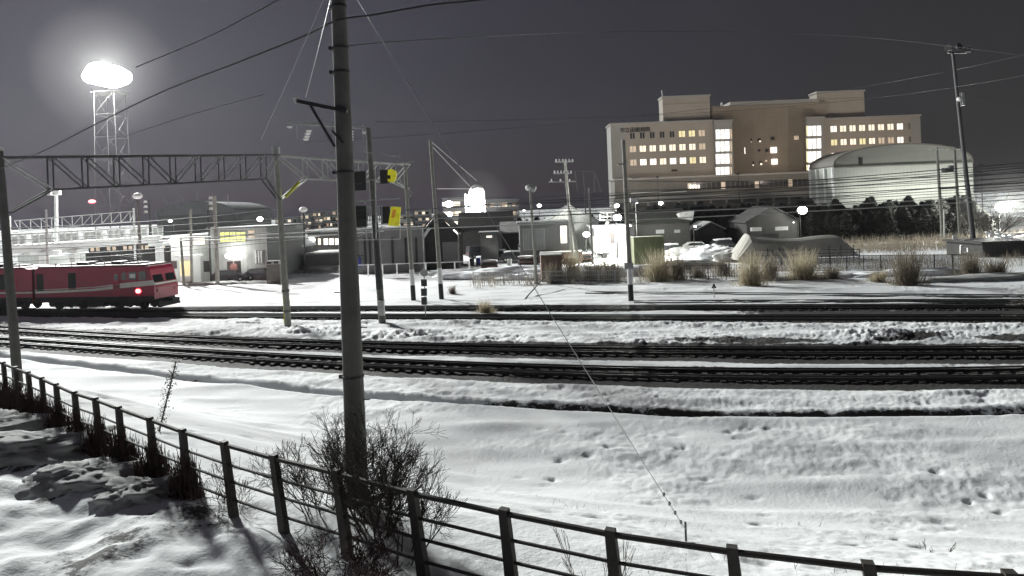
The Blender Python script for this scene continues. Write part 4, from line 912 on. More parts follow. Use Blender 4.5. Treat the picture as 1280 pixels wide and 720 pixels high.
car(PZ(262, 351) + Vector((0, 3, 0)), 0.3, 'pale car parked in front of the annex', 'carwhite')
car(PZ(622, 325), .2, 'dark car parked before the small shed', snow=True); car(PZ(600, 322), .4, 'dark van left of the small shed', van=True, H=1.9)
car(PZ(645, 327), -.3, 'snow topped car beside the grey garage', snow=True)
car(PZ(905, 312), .2, 'car under thick snow left of the long tarp tunnel', snow=True, H=1.6)
# small truck
def truck(loc, label, rz=0.0):
    t = thing('truck', label, 'truck', loc, rz=rz)
    m = MB(); m.bb(-1.9, 1.4, -1, 1, .8, 3.2); m.build('cargo_box', M['white'], t); m = MB(); m.prism([(1.5, .5), (3.0, .5), (3.0, 1.5), (2.7, 2.4), (1.5, 2.4)], -.95, .95); c = m.build('cab', M['carwhite'], t)
    m = MB(); m.prism([(1.9, 1.5), (2.97, 1.5), (2.7, 2.2), (1.9, 2.2)], -.962, .962); m.build('window', M['glass'], c); m = MB(); m.bb(-1.9, 1.5, -.5, .5, .5, .79); m.build('chassis', M['under'], t)
    for x in (-1.1, 2.2):
        for y in (-.9, .9): m = MB(); m.tube((x, y - .13, .42), (x, y + .13, .42), .42, .42, 16); m.build('wheel', M['tyre'], t)
truck(PZ(760, 322), 'white box truck in the lit yard left of the tall striped pole', .4); truck(PZ(706, 324) + Vector((0, 6, 0)), 'white box truck beside the crossarm pole', 1.2)
# ------------------------------------------------------------------ middle yard buildings
t, hw, z1, o = bld('garage', 'flat grey garage with a big roller door in the middle yard', 'garage', 649, 711, 279, 88, 9, 'wallg', roofm='roofg')
pane(t, o, 655, 680, 286, 312, 88, 'roofg', 'roller_door', .08, 'galv'); pane(t, o, 701, 708, 282, 304, 88, 'winbright', 'lit_doorway')
t, hw, z1, o = bld('gabled_house', 'pale gabled workshop behind the grey garage', 'workshop', 680, 748, 279, 100, 10, 'wallw', rooftype='gable', roofm='roofg', rise=2.6)
t, hw, z1, o = bld('lit_shed', 'overexposed white shed lit by yard lamps beside the truck', 'shed', 744, 786, 284, 92, 8, 'wallw', roofm='snow')
pane(t, o, 760, 768, 290, 304, 92, 'winoff', 'window')
t, hw, z1, o = bld('dark_house', 'dark low house right of the tall striped pole', 'house', 793, 862, 279, 100, 10, 'walld', rooftype='gablex', roofm='foliage', rise=2.0)
pane(t, o, 820, 830, 287, 292, 100, 'roofg', 'window'); pane(t, o, 843, 850, 287, 291, 100, 'roofg', 'window')
m = MB(o); q = [P(848, 266, 99), P(868, 263, 99), P(866, 275, 99), P(852, 272, 99)]; m.add(q + [v + Vector((0, 1.5, -.2)) for v in q], [(3, 2, 1, 0), (4, 5, 6, 7), (0, 1, 5, 4), (1, 2, 6, 5), (2, 3, 7, 6), (3, 0, 4, 7)]); m.build('snow_patch', M['snow_dirty'], t)
t, hw, z1, o = bld('dark_house', 'dark gabled house in front of the black trees left of the lit lamp', 'house', 933, 998, 277, 105, 8, 'walld', rooftype='gable', roofm='walld', rise=2.4)
pane(t, o, 938, 950, 284, 289, 104, 'snow_dirty', 'lean_to_roof', .6); pane(t, o, 969, 983, 283, 288, 104, 'snow_dirty', 'lean_to_roof', .6)
t, hw, z1, o = bld('dark_shed', 'long dark shed with pale panels behind the two middle poles', 'shed', 440, 528, 288, 82, 8, 'wallg', roofm='walld')
for x in (446, 456, 462, 490, 507, 520): pane(t, o, x, x + 1.2, 297, 331, 82, 'walld', 'post', .15)
pane(t, o, 441, 451, 322, 334, 82, 'blue', 'blue_sheet', .3)
t, hw, z1, o = bld('gabled_shed', 'dark gabled shed right of the stayed pole', 'shed', 523, 572, 294, 84, 8, 'walld', rooftype='gable', roofm='walld', rise=2.8)
m = MB(o)
p_ = [P(527, 300, 83.5), P(537, 285, 83.5)]; m.bar(p_[0], p_[1], .5, .35); m.bar(P(526, 300, 83.5), P(526, 306, 83.5), .5); m.build('snow_edge', M['snow'], t)
pane(t, o, 554, 572, 302, 328, 84, 'wallg', 'pale_panel', .2)
t, hw, z1, o = bld('small_shed', 'small grey shed with a lit strip window, left of the garage', 'shed', 600, 622, 292, 95, 5, 'wallg', roofm='roofg')
pane(t, o, 608, 615, 294.5, 297, 95, 'winbright', 'window')
t, hw, z1, o = bld('dark_roof_house', 'dark house with snowy ridge before the bright silo', 'house', 574, 640, 284, 112, 8, 'walld', rooftype='gablex', roofm='walld', rise=2.5)
# street side buildings right of bin (380-440)
for i, (x0, x1, yt, D, lab) in enumerate(((352, 380, 300, 98, 'low dark shed right of the bin'), (384, 428, 288, 110, 'low building with a brightly lit shopfront left of the close pole'), (380, 440, 318, 90, 'low snow covered hut left of the close pole'))):
    t, hw, z1, o = bld('low_building', lab, 'building', x0, x1, yt, D, 7, 'walld' if i != 2 else 'wallg', roofm='snow_dirty')
    if i == 1:
        for x in (388, 396, 405, 412, 419): pane(t, o, x, x + 5, 298, 306, D, 'winbright' if x != 396 else 'winon', 'lit_window')
# bright silo
D = 140.0; c = P(597, 272, D); sz = P(596, 231, D).z; o = Vector((c.x, D, 0)); t = thing('silo', 'blazing white floodlit silo in the middle distance', 'silo', o)
m = MB(); m.tube((0, 0, 0), (0, 0, sz - 1.6), 2.1, 1.75, 24); m.build('tank', M['white'], t); m = MB(); m.ball((0, 0, sz - 1.6), 1.72, 24, 12, (1, 1, .95)); m.build('dome', M['white'], t)
m = MB(); m.bb(-2.6, -2.1, -.3, .3, 0, sz - 2); m.build('feed_pipe', M['white'], t)
for dx, e_ in ((-2.5, 60000), (2.5, 60000)):
    add_lamp('silo_floodlight', 'SPOT', (o.x + dx, D - 7, 5.0), e_, (1, 1, .98), .4, aim=(o.x, D, sz * .65), spot=110)
    m = MB(); m.tube((dx, -7.2, 0), (dx, -7.2, 4.8), .09, .08, 8); m.box((dx, -7.3, 4.9), (.5, .4, .3)); m.build('flood_post', M['steel_dark'], t)
# far buildings with lights
def farb(x0, x1, yt, D, lab, rows, cols, kinds, wall='wallg', grp=None, wh=1.0):
    t, hw, z1, o = bld('distant_building', lab, 'building', x0, x1, yt, D, 10, wall, roofm='roofg', group=grp)
    for r in range(rows):
        for cidx in range(cols):
            kk = kinds[(r * cols + cidx) % len(kinds)]
            x = -hw + (cidx + .5) * 2 * hw / cols; z = z1 - 1.6 - r * 2.9
            if z < .6: continue
            m = MB(); m.bb(x - wh, x + wh, -.08, .02, z - .6, z + .6); m.build('window', M['win' + kk], t)
farb(553, 583, 248, 190, 'apartment block with very bright windows left of the silo', 5, 4, ['bright', 'bright', 'on', 'off', 'bright', 'dim', 'on', 'off'])
farb(604, 648, 250, 210, 'wide distant block of grid windows right of the silo', 5, 10, ['dim', 'off', 'dim', 'off', 'off', 'dim', 'on', 'off'], wh=.8)
for i, (x0, x1, yt, lab) in enumerate(((376, 388, 267, 'tiny pale far block above the low buildings, leftmost of its row'), (392, 402, 264, 'second tiny pale far block of the row left of the close pole'), (405, 414, 269, 'third tiny pale far block left of the close pole'), (416, 428, 262, 'tallest tiny far block just left of the close pole'), (518, 536, 262, 'far block between the two middle poles'), (437, 452, 268, 'far block behind the signal heads'), (344, 372, 272, 'low far block right of the capped pole'), (500, 516, 268, 'far block behind the pale striped pole'))):
    farb(x0, x1, yt, 300, lab, 3, 4, ['dim', 'off', 'on', 'off', 'off'], 'wallw', wh=.7)
# street lamps: (px,py,D,size,mat,label)
for i, (px, py, D, s_, mm, lab, e_) in enumerate(((1003, 263, 103, 1.15, 'lampy', 'bright greenish street lamp among the trees right of the dark gabled house', 2200), (1254, 259, 105, 1.7, 'lampy', 'glaring white lamp at the far right edge', 90000), (869, 283, 96, .3, 'lamps', 'small round lamp on the dark house corner', 150), (566, 291, 86, .8, 'lamps', 'lamp on the gabled shed right of the stayed pole', 10000),
        (624, 269, 150, .8, 'lamps', 'left lamp of the pair right of the silo', 300), (629, 271, 150, .6, 'lamps', 'right lamp of the pair right of the silo', 300), (655, 262.5, 150, .45, 'lamps', 'small lamp left of the slim lamp pole', 200), (674, 257, 150, .7, 'lamps', 'lamp just right of the slim lamp pole', 500), (772, 272, 90, .8, 'lamps', 'bright lamp left of the tall striped pole over the lit shed', 15000), (771, 257, 90, .45, 'lamps', 'upper lamp left of the tall striped pole', 600),
        (796, 253, 90, .22, 'lamps', 'tiny lamp right of the tall striped pole', 100), (826, 254, 150, .75, 'lamps', 'lamp below the left wing of the hospital', 1500), (733, 293, 90, .7, 'lamps', 'round yard lamp over the scrap heap', 2500), (325, 274, 115, .8, 'lamps', 'lamp above the roof of the white building', 800), (391, 300, 100, .55, 'lamps', 'left lamp over the parked vehicles left of the close pole', 1500), (213, 276, 110, .5, 'lamps', 'lamp above the annex roof', 500), (561, 255, 160, 1.5, 'lamps', 'glaring lamp on the apartment block front', 3000), (562, 268, 160, 1.1, 'lamps', 'lower glaring lamp before the apartment block', 1000), (992, 278, 100, .14, 'lamps', 'pinpoint lamp by the dark gabled house', 50))):
    c = P(px, py, D); t = thing('street_lamp', lab, 'street lamp', (c.x, c.y + .4, 0)); o = t.location
    m = MB(o); m.tube((c.x, D + .9, -.3), (c.x, D + .9, c.z), .08, .05, 8); m.bar((c.x, D + .9, c.z), (c.x, D, c.z + s_ * .4), .07); m.build('post', M['black'], t)
    m = MB(o); s_ *= .62; m.ball(c, s_, 14, 9, (1.15, .7, .85)); m.build('lamp', M[mm], t)
    add_lamp('street_lamp_light', 'POINT', c + Vector((0, -s_ * .7 - .9, .2)), e_, (1, 1, .93), .3)
# ------------------------------------------------------------------ vegetation
def conifer(seed, h=6.4, w=1.7, n=1500):
    r = random.Random(seed); m = MB()
    for i in range(n):
        z = h * (0.06 + .94 * r.random() ** .8); rad = w * (1 - (z / h) ** 2.2) * (.45 + .55 * r.random() ** .5) * (1 + .18 * math.sin(z * 3 + seed)); a = r.random() * 2 * PI
        c = Vector((rad * math.cos(a), rad * math.sin(a), z)); s = .16 + .2 * r.random(); d = Vector((math.cos(a) * s, math.sin(a) * s, -s * .4 + r.random() * .3)); e = Vector((-math.sin(a), math.cos(a), r.uniform(-.4, .4))) * s * .8
        m.add([c - e, c + e, c + d + Vector((0, 0, .1))], [(0, 1, 2)])
    return m
protos = []
for k in range(4):
    t = thing('conifer_tree', 'dark evergreen in the black hedge row before the hospital and hall', 'tree', (0, 0, 0), 'dark evergreens before the hospital and hall')
    m = MB(); m.tube((0, 0, -.2), (0, 0, 5.2), .16, .04, 7); m.build('trunk', M['bark'], t); conifer(k + 1).build('crown', M['foliage'], t); protos.append(t)
first = [True] * 4
rr = random.Random(5)
spots = []
for px in np.arange(1000, 1214, 7.6): spots.append((px + rr.uniform(-2, 2), 112 + rr.uniform(-2.5, 2.5), rr.uniform(.9, 1.13)))
for px in np.arange(850, 1002, 8.5): spots.append((px + rr.uniform(-2, 2), 124 + rr.uniform(-2, 2), rr.uniform(.9, 1.1)))
for px in np.arange(775, 1003, 9): spots.append((px + rr.uniform(-2, 2), 117 + rr.uniform(-2, 2), rr.uniform(.95, 1.12)))
for px in np.arange(640, 850, 10): spots.append((px + rr.uniform(-2, 2), 132 + rr.uniform(-3, 3), rr.uniform(.82, .98)))
for px in np.arange(566, 650, 11): spots.append((px + rr.uniform(-2, 2), 122 + rr.uniform(-3, 3), rr.uniform(.55, .7)))
for px in np.arange(1000, 1240, 11): spots.append((px + rr.uniform(-2, 2), 106 + rr.uniform(-2.5, 2.5), rr.uniform(.6, .85)))
for i, (px, D, s_) in enumerate(spots):
    c = P(px, 262, D); k = i % 4
    if first[k]: o = protos[k]; first[k] = False
    else: o = dup(protos[k], (0, 0, 0))
    o.location = (c.x, D, 0); o.rotation_euler = (0, 0, rr.uniform(0, 6)); o.scale = (s_ * rr.uniform(1.2, 1.6), s_ * 1.3, s_ * rr.uniform(.93, 1.07))
def reed(seed, h=3.2, w=1.1, n=260, th=.03):
    r = random.Random(seed); m = MB()
    for i in range(n):
        a = r.random() * 2 * PI; q = r.random() ** .5; b = Vector((math.cos(a) * w * .30 * q + r.gauss(0, .10) * w, math.sin(a) * w * .3 * q, -.1)); hh = h * r.uniform(.18, 1) ** 1.1; out_ = r.uniform(.2, 1.15); t_ = b + Vector((math.cos(a) * w * .55 * out_ + r.gauss(0, .26) * w, math.sin(a) * w * .3 * out_, hh)); md = b.lerp(t_, .5) + Vector((r.uniform(-.12, .12), 0, .12 * hh))
        if i % 3 == 0: hh = h * r.uniform(.08, .4); sx = r.gauss(0, .42) * w; b = Vector((sx, r.gauss(0, .25) * w, -.1)); t_ = b + Vector((sx * .4 + r.gauss(0, .25), 0, hh)); md = b.lerp(t_, .5)
        an = r.random() * PI; e = Vector((math.cos(an) * th, math.sin(an) * th, 0)) * r.uniform(.5, 1.1)
        m.add([b - e, b + e, md + e * .8, md - e * .8, t_], [(0, 1, 2, 3), (3, 2, 4)])
        for _ in range(r.choice((0, 1, 2))):
            q0 = md.lerp(t_, r.random()); q1 = q0 + Vector((r.uniform(-.35, .35), r.uniform(-.2, .2), r.uniform(-.05, .3))); m.add([q0 - e * .7, q0 + e * .7, q1], [(0, 1, 2)])
    return m
REEDS = [((823, 352), 2.9, 1.9, 'reed', 'fan shaped clump of tall dead reeds just right of the tall striped pole'), ((846, 350), 2.5, 1.3, 'reeddark', 'darker reed clump right of the fan shaped one'), ((939, 357), 3.0, 1.7, 'reed', 'tall tan reed clump below the left end of the tarp tunnel'), ((962, 351), 2.2, 1.2, 'reeddark', 'brown brush between the two tall tan reed clumps'), ((1003, 350), 2.8, 2.1, 'reed', 'wide tan reed clump below the middle of the tarp tunnel'), ((1134, 357), 3.3, 1.8, 'reeddark', 'tall brown reed clump on the snow before the picket fence'), ((1213, 345), 2.1, 1.4, 'reeddark', 'low grey brush clump near the right edge'), ((905, 345), 1.8, 1.2, 'reeddark', 'small brush clump under the snow pile'), ((765, 352), 2.2, 1.4, 'reeddark', 'brush clump left of the tall striped pole'), ((715, 350), 2.9, 1.5, 'reed', 'thin reed clump below the crossarm pole'), ((742, 351), 2.1, 1.7, 'reeddark', 'brush clump below the dark slim pole'), ((693, 354), 2.0, 1.4, 'reeddark', 'brush clump beside the reddish crate wall'), ((606, 391), .85, .7, 'reed', 'small tan tuft at the dark patch by the rails'), ((565, 368), .8, .4, 'reeddark', 'small tuft right of the stayed pole'), ((1098, 352), 1.0, 1.2, 'reed', 'low pale grass left of the tall brown clump'), ((1245, 344), 1.6, 1.5, 'reeddark', 'low brush at the far right before the dark yard'), ((873, 348), 1.4, 1.0, 'reeddark', 'small brush clump between reeds and snow pile'), ((1040, 349), 1.2, 1.0, 'reeddark', 'low brown brush right of the wide tan reeds')]
for i, ((px, py), h, w, mm, lab) in enumerate(REEDS):
    p = PZ(px, py); h *= 1.28; m = reed(i + 3, h, w, int(220 + 260 * w), .024); m.v = m.v; tag(m.build('reed_clump', M[mm], loc=p), lab, 'reeds', 'dead reeds and brush along the yard edge')
# thin grass belt behind the picket fence
m = MB(); r = random.Random(3)
for i in range(2600):
    px = r.uniform(1040, 1290); D = r.uniform(84, 98); c = P(px, 262, D); b = Vector((c.x, D, -.1)); hh = r.uniform(.8, 2.1); e = Vector((.035, 0, 0)); t_ = b + Vector((r.uniform(-.35, .35), 0, hh)); m.add([b - e, b + e, t_], [(0, 1, 2)])
for i in range(5200):
    px = r.uniform(585, 1290); D = r.uniform(61, 73)
    if mnoise.noise(Vector((px * .035, D * .3, 0))) < -.08: continue
    c = P(px, 262, D); b = Vector((c.x, D, -.1)); hh = r.uniform(.2, 1.5) ** 1.2; e = Vector((.022, 0, 0)); t_ = b + Vector((r.uniform(-.4, .4), 0, hh)); m.add([b - e, b + e, t_], [(0, 1, 2)])
tag(m.build('dry_grass', M['reeddark']), 'belt of dry pale grass behind the picket fence', 'grass', kind='stuff')
# fences
def fence_run(p0, p1, D0, D1, h, lab, posts, rails, pick=0, m_='steel_dark', rr_=.04):
    A_ = PZ(*p0); B_ = PZ(*p1); t = thing('fence', lab, 'fence', A_)
    for i in range(posts + 1): p = A_.lerp(B_, i / posts); m = MB(A_); m.tube(p - Vector((0, 0, .2)), p + Vector((0, 0, h)), rr_ * 1.4, rr_ * 1.4, 6); m.build('post', M[m_], t)
    for z in rails: m = MB(A_); m.bar(A_ + Vector((0, 0, z)), B_ + Vector((0, 0, z)), rr_ * 1.6); m.build('rail', M[m_], t)
    if pick:
        m = MB(A_)
        for i in range(pick): p = A_.lerp(B_, (i + .5) / pick); m.bar(p + Vector((0, 0, .15)), p + Vector((0, 0, h - .08)), .03)
        m.build('pickets', M[m_], t)['kind'] = 'stuff'
fence_run((958, 341), (1215, 341), 0, 0, 1.75, 'dark picket fence in front of the grass belt at right', 12, (.2, 1.7), 260, rr_=.035)
fence_run((940, 334), (1075, 333), 0, 0, 1.9, 'dark railing before the tarp tunnel', 5, (.9, 1.85), 60, rr_=.04)
fence_run((592, 356), (790, 354), 0, 0, 1.3, 'thin wire fence in the brush below the garage', 10, (.4, .85, 1.25), 90, 'galv', .03)
fence_run((800, 352), (930, 350), 0, 0, 1.5, 'thin wire fence behind the reeds in the middle', 6, (.4, 1.45), 40, rr_=.03)
fence_run((425, 347), (587, 342), 0, 0, 1.5, 'pale guard rail in front of the long dark shed', 9, (1.45,), 0, 'white', .06)
fence_run((360, 334), (440, 332), 0, 0, 1.2, 'low rail left of the close pole', 4, (1.1,), 0, 'galv', .05)
# white low wall behind brush
for (x0, x1, yt, yb, mm, lab, cat) in ((676, 702, 320, 352, 'brick', 'reddish crate wall in the brush below the garage', 'crates'), (676, 728, 317, 330, 'brick', 'long reddish crate stack behind the brush', 'crates'), (792, 830, 298, 322, 'green', 'green sheeted container right of the tall striped pole', 'container')):
    a = PZ((x0 + x1) / 2, yb) if cat != 'container' else PZ(811, 336); D = a.y; A_ = P(x0, yt, D); B_ = P(x1, yt, D)
    t = thing('container' if cat == 'container' else 'crate_stack', lab, cat, (a.x, D, 0)); m = MB(a); m.bb(A_.x, B_.x, D, D + 2.2, 0, A_.z); m.build('side', M[mm], t)
    m = MB(a); m.bb(A_.x - .06, B_.x + .06, D - .06, D + 2.26, A_.z + .003, A_.z + .12); m.build('top_edge', M['snow_dirty'] if cat != 'container' else M['green'], t)
    m = MB(a)
    for k in range(9): x = A_.x + (B_.x - A_.x) * (k + .5) / 9; m.bb(x - .05, x + .05, D - .05, D - .003, .1, A_.z - .05)
    m.build('ribs', M[mm], t)
# tarp tunnel
def tunnel():
    D = 76.0; a = P(937, 314, D); b = P(1072, 312, D); o = Vector(((a.x + b.x) / 2, D, 0)); hw = (b.x - a.x) / 2; zt = P(1000, 296, D).z
    t = thing('tarp_tunnel', 'long grey tarpaulin tunnel sagging under snow behind the railing', 'tarp tunnel', o)
    m = MB(); n = 28; k_ = 9; vs = []; fs = []
    for i in range(n + 1):
        u = i / n; x = -hw + 2 * hw * u; h = zt - .25 * math.sin(PI * u) ** 2 + .08 * math.sin(u * 11) + .55 * math.exp(-((u - .045) / .03) ** 2) - 1.9 * max(0, (u - .86) / .14) ** 2
        if i == 0: x -= 1.5; h = .6
        for j in range(k_ + 1):
            an_ = PI * j / k_; vs.append(Vector((x, 2.2 - 2.4 * math.cos(an_), max(.4, 0.45 + (h - .45) * math.sin(an_) ** .8))))
    for i in range(n):
        for j in range(k_): q = i * (k_ + 1) + j; fs.append((q, q + k_ + 1, q + k_ + 2, q + 1))
    fs += [tuple(range(k_ + 1)), tuple(range((n + 1) * (k_ + 1) - 1, n * (k_ + 1) - 1, -1))]
    m.add(vs, fs); m.build('tarp', M['tarp'], t)
    m = MB()
    for i in range(9): x = -hw + .6 + i * (2 * hw - 1.2) / 8; m.bar((x, -.2, 0), (x, -.2, zt - 1.2), .08)
    m.bar((-hw, -.25, .9), (hw, -.25, .9), .07); m.build('frame', M['steel_dark'], t)
tunnel()
for i, (px, py, rx, ry, rz_, mm, lab) in enumerate(((893, 322, 3.4, 2.2, 2.2, 'snow', 'tall bright snow pile behind the reeds left of the tarp tunnel'), (860, 318, 3.5, 2.0, 1.4, 'snow_dirty', 'lower grey snow heap left of the bright snow pile'), (916, 326, 2.6, 1.8, 1.9, 'snow_dirty', 'grey mound under the left end of the tarp tunnel'), (855, 335, 4.5, 2.0, 1.1, 'snow_dirty', 'long grey snow bank behind the reeds'), (735, 322, 3.6, 2.2, 1.5, 'snow_dirty', 'scrap and snow heap in the lit yard'), (756, 318, 2.6, 2.0, 1.5, 'snow', 'bright snow heap beside the white truck'),
        (688, 316, 1.2, 1.0, 1.3, 'cardark', 'black covered bundle before the garage'), (700, 314, 1.0, 1.0, 1.7, 'cardark', 'second black bundle before the garage'), (735, 346, 9, 1.4, 1.5, 'snow', 'long snow bank behind the brush below the garage'), (640, 346, 6.5, 1.8, 1.5, 'snow', 'snow bank left of the slim lamp pole'), (570, 343, 4, 1.5, .9, 'snow', 'snow bank at the end of the guard rail'), (1140, 343, 5, 1.6, .8, 'snow', 'snow bank behind the picket fence'), (410, 338, 5, 2.4, 1.0, 'snow_dirty', 'long dirty snow heap left of the close pole'), (1010, 347, 7, 1.5, .7, 'snow', 'low snow bank behind the tan reeds'), (1215, 350, 6, 1.6, .6, 'snow_dirty', 'low dirty snow bank near the right edge'),
        (646, 386, 3.4, .7, .42, 'under', 'dark earth heap beside the rails in the middle'), (683, 385, 1.2, .5, .25, 'under', 'small dark earth heap by the rails'), (505, 407, .7, .3, .15, 'under', 'small dark heap at the foot of the signal pole'))):
    p = PZ(px, py); m = MB(); m.lump((0, 0, -.05), (rx, ry, rz_), i, .45, 26, 16); tag(m.build('snow_heap' if 'snow' in mm else ('earth_heap' if mm == 'under' else 'covered_bundle'), M[mm], loc=p, smooth=True), lab, 'heap')
# brown scaffold / digger in lit yard
t = thing('lift_frame', 'white railed work platform standing in the lit yard', 'work platform', PZ(757, 322)); D = t.location.y; o = t.location
m = MB(o)
for (a, b_) in (((750, 266), (768, 266)), ((750, 271), (768, 271)), ((750, 266), (750, 275)), ((768, 266), (768, 275)), ((759, 266), (759, 275)), ((749, 275), (769, 275))): m.bar(P(*a, D), P(*b_, D), .12)
m.build('platform_rail', M['galv'], t); m = MB(o); m.bar(P(760, 276, D), P(753, 296, D), .4); m.bar(P(753, 296, D), P(760, 318, D), .5); m.box(P(758, 318, D), (2.4, 1.6, 1.2)); m.build('lift_arm', M['white'], t)
# distant antenna frames behind 720-760
for (x0, x1, yt, yb, D, lab) in ((719, 743, 214, 240, 120, 'thin open steel frame on the skyline left of the hospital'), (905, 935, 262, 300, 118, 'faint thin frame among the dark trees')):
    a = P((x0 + x1) / 2, yb, D); t = thing('steel_frame', lab, 'frame', (a.x, D, 0)); m = MB(t.location)
    for (p, q) in (((x0, yt), (x1, yt)), ((x0, yt), (x0 + 3, yb)), ((x1, yt), (x1, yb)), ((x1, yt), (x1 + 9, yb)), ((x0 + 10, yt), (x0 + 12, yb))): m.bar(P(*p, D), P(*q, D), .13)
    m.bar(P(x0 + 12, yb, D), Vector((P(x0 + 12, yb, D).x, D, 0)), .2); m.build('frame', M['steel_dark'], t)
# dark yard at the right edge with pale collapsed sheet frames
t, hw, z1, o = bld('dark_shed', 'dark low shed at the far right edge below the glaring lamp', 'shed', 1228, 1330, 303, 72, 6, 'walld', roofm='walld')
m = MB(P(1240, 292, 70)); oo = P(1240, 292, 70)
for (a, b_) in (((1232, 290), (1256, 297)), ((1236, 294), (1290, 291)), ((1242, 299), (1290, 290)), ((1250, 297), (1275, 300)), ((1244, 290), (1262, 296))): m.bar(P(*a, 70), P(*b_, 70.6), .22, .12)
tag(m.build('fallen_poles', M['snow']), 'pale snowy fallen poles lying on the dark shed at right', 'poles')
t = thing('open_rack', 'small white open frame standing by the picket fence', 'frame', PZ(1205, 340)); D = t.location.y; m = MB(t.location)
for (a, b_) in (((1201, 307), (1201, 317)), ((1201, 307), (1210, 309)), ((1210, 309), (1210, 316)), ((1201, 317), (1210, 316))): m.bar(P(*a, D), P(*b_, D), .14)
m.bar(P(1203, 317, D), P(1203, 338, D), .1); m.build('frame', M['white'], t)
marker(1194, 318, 296, 80, 'marker_post', 'white capped marker post left of the small white frame', 'post', plates=((1191, 1196, 294, 301, 'white'),))
# bare shrub at right lamp
def twiggy(m, p, d, L_, r_, depth, rnd, spread=.5, up=.06):
    q = p + d * L_; md = p.lerp(q, .5) + Vector((rnd.uniform(-1, 1), rnd.uniform(-1, 1), 0)) * L_ * .06
    n = 5 if r_ > .008 else 3
    m.tube(p, md, r_, r_ * .85, n, cap=False); m.tube(md, q, r_ * .85, max(r_ * .68, .003), n, cap=False)
    if depth == 0: return
    for k in range(rnd.choice((2, 3, 3)) if depth > 1 else 3):
        v = Vector((rnd.gauss(0, 1), rnd.gauss(0, 1), rnd.gauss(0, .8))); nd = (d + v * spread * .55 + Vector((0, 0, up))).normalized()
        twiggy(m, (md if k == 1 else q), nd, L_ * rnd.uniform(.6, .9), max(r_ * .68, .0032), depth - 1, rnd, spread, up)
def shrub(loc, label, stems, L_, r_, depth, seed, spread=.5, mm='twig', lean=(0, 0), name='bare_shrub'):
    rnd = random.Random(seed); t = thing(name, label, 'shrub', loc)
    for s in range(stems):
        a = 2 * PI * s / stems + rnd.uniform(-.3, .3); d = Vector((math.cos(a) * .55 + lean[0], math.sin(a) * .4 + lean[1], 1)).normalized(); m = MB()
        twiggy(m, Vector((math.cos(a) * .12, math.sin(a) * .12, -.15)), d, L_ * rnd.uniform(.8, 1.15), r_, depth, rnd, spread); m.build('stem', M[mm], t)
    return t
lp = P(1240, 270, 92); shrub((lp.x, 92, 0), 'bare bushy tree lit beside the glaring lamp at right', 7, 1.9, .09, 4, 21, .6, 'twig', name='bare_tree'); lp = P(1222, 270, 96); shrub((lp.x, 96, 0), 'thin bare tree beside the tall leaning mast', 6, 1.6, .07, 4, 22, .6, 'twig', name='bare_tree')
car(PZ(838, 318), .15, 'snow topped car before the dark low house', snow=True)
car(PZ(872, 314), -.1, 'pale car half hidden behind the lower snow heap', 'carwhite')
car(PZ(420, 336) + Vector((0, 3, 0)), .05, 'snow topped car left of the close pole', snow=True)
car(PZ(392, 336) + Vector((0, 5, 0)), .2, 'dark car beyond the low rail left of the close pole')
t, hw, z1, o = bld('snow_roofed_house', 'snow roofed small house left of the close pole', 'house', 352, 376, 309, 92, 6, 'wallg', rooftype='gable', roofm='snow', rise=1.3)
t, hw, z1, o = bld('snow_roofed_house', 'small snow roofed hut between silo and slim lamp pole', 'house', 627, 647, 291, 100, 6, 'walld', rooftype='gablex', roofm='snow_dirty', rise=1.5)
t, hw, z1, o = bld('snow_roofed_house', 'dark house with pale roof edge right of the lit shed', 'house', 872, 905, 287, 108, 7, 'walld', rooftype='gable', roofm='snow_dirty', rise=1.2)
for k, (px, py, nm, mm, lab) in enumerate(((590, 332, 'oil_drum', 'steel_dark', 'dark oil drum at the end of the pale guard rail'), (598, 331, 'oil_drum', 'blue', 'bluish oil drum before the dark van'), (637, 333, 'oil_drum', 'galv', 'pale oil drum left of the grey garage'))):
    p = PZ(px, py); t = thing(nm, lab, 'drum', p); m = MB(); m.tube((0, 0, 0), (0, 0, .95), .32, .32, 16); m.build('barrel', M[mm], t)
    for z in (.3, .62, .93): m = MB(); m.tube((0, 0, z), (0, 0, z + .03), .335, .335, 16); m.build('rim', M[mm], t)
for k, (px, py, w, lab) in enumerate(((660, 331, 2.6, 'timber stack under snow before the roller door'), (726, 328, 3.2, 'timber stack by the crossarm pole'), (612, 337, 2.2, 'timber stack behind the wire fence at left'))):
    p = PZ(px, py); t = thing('timber_stack', lab, 'timber', p)
    for j in range(4):
        m = MB(); m.box((0, 0, .15 + .28 * j), (w - .1 * j, 1.0, .2)); m.build('timber_layer', M['brick'] if j % 2 else M['under'], t)
    m = MB(); m.lump((0, 0, 1.12), (w * .5, .55, .22), k, .2); m.build('snow_cap', M['snow'], t, smooth=True)
# ------------------------------------------------------------------ near fence
posts_px = [(4, 455), (19, 461), (35, 467), (52, 474), (70, 482), (93, 492), (119, 500), (148, 511), (187, 525), (228, 540), (280, 556), (342, 573), (420, 592), (515, 617), (630, 642), (763, 668), (915, 690), (1085, 710), (1262, 722), (1450, 726)]
ZT = 3.9
fp = [PZ(x, y, ZT) for x, y in posts_px]
fp = [fp[0] + (fp[0] - fp[1]) * k for k in (3, 2, 1)] + fp
o = Vector((fp[12].x, fp[12].y, float(gz(fp[12].x, fp[12].y))))
nf = thing('guard_fence', 'dark rusty guard fence curving along the bottom in front of the snow slope', 'fence', o)
tilt = [random.Random(i + 90).uniform(-.05, .05) for i in range(len(fp))]
def lean(i):
    k = i / (len(fp) - 1); a = fp[max(i - 1, 0)]; b = fp[min(i + 1, len(fp) - 1)]; u = (b - a).normalized(); return u * (0.20 * (1 - k) + .10 + tilt[i]), u
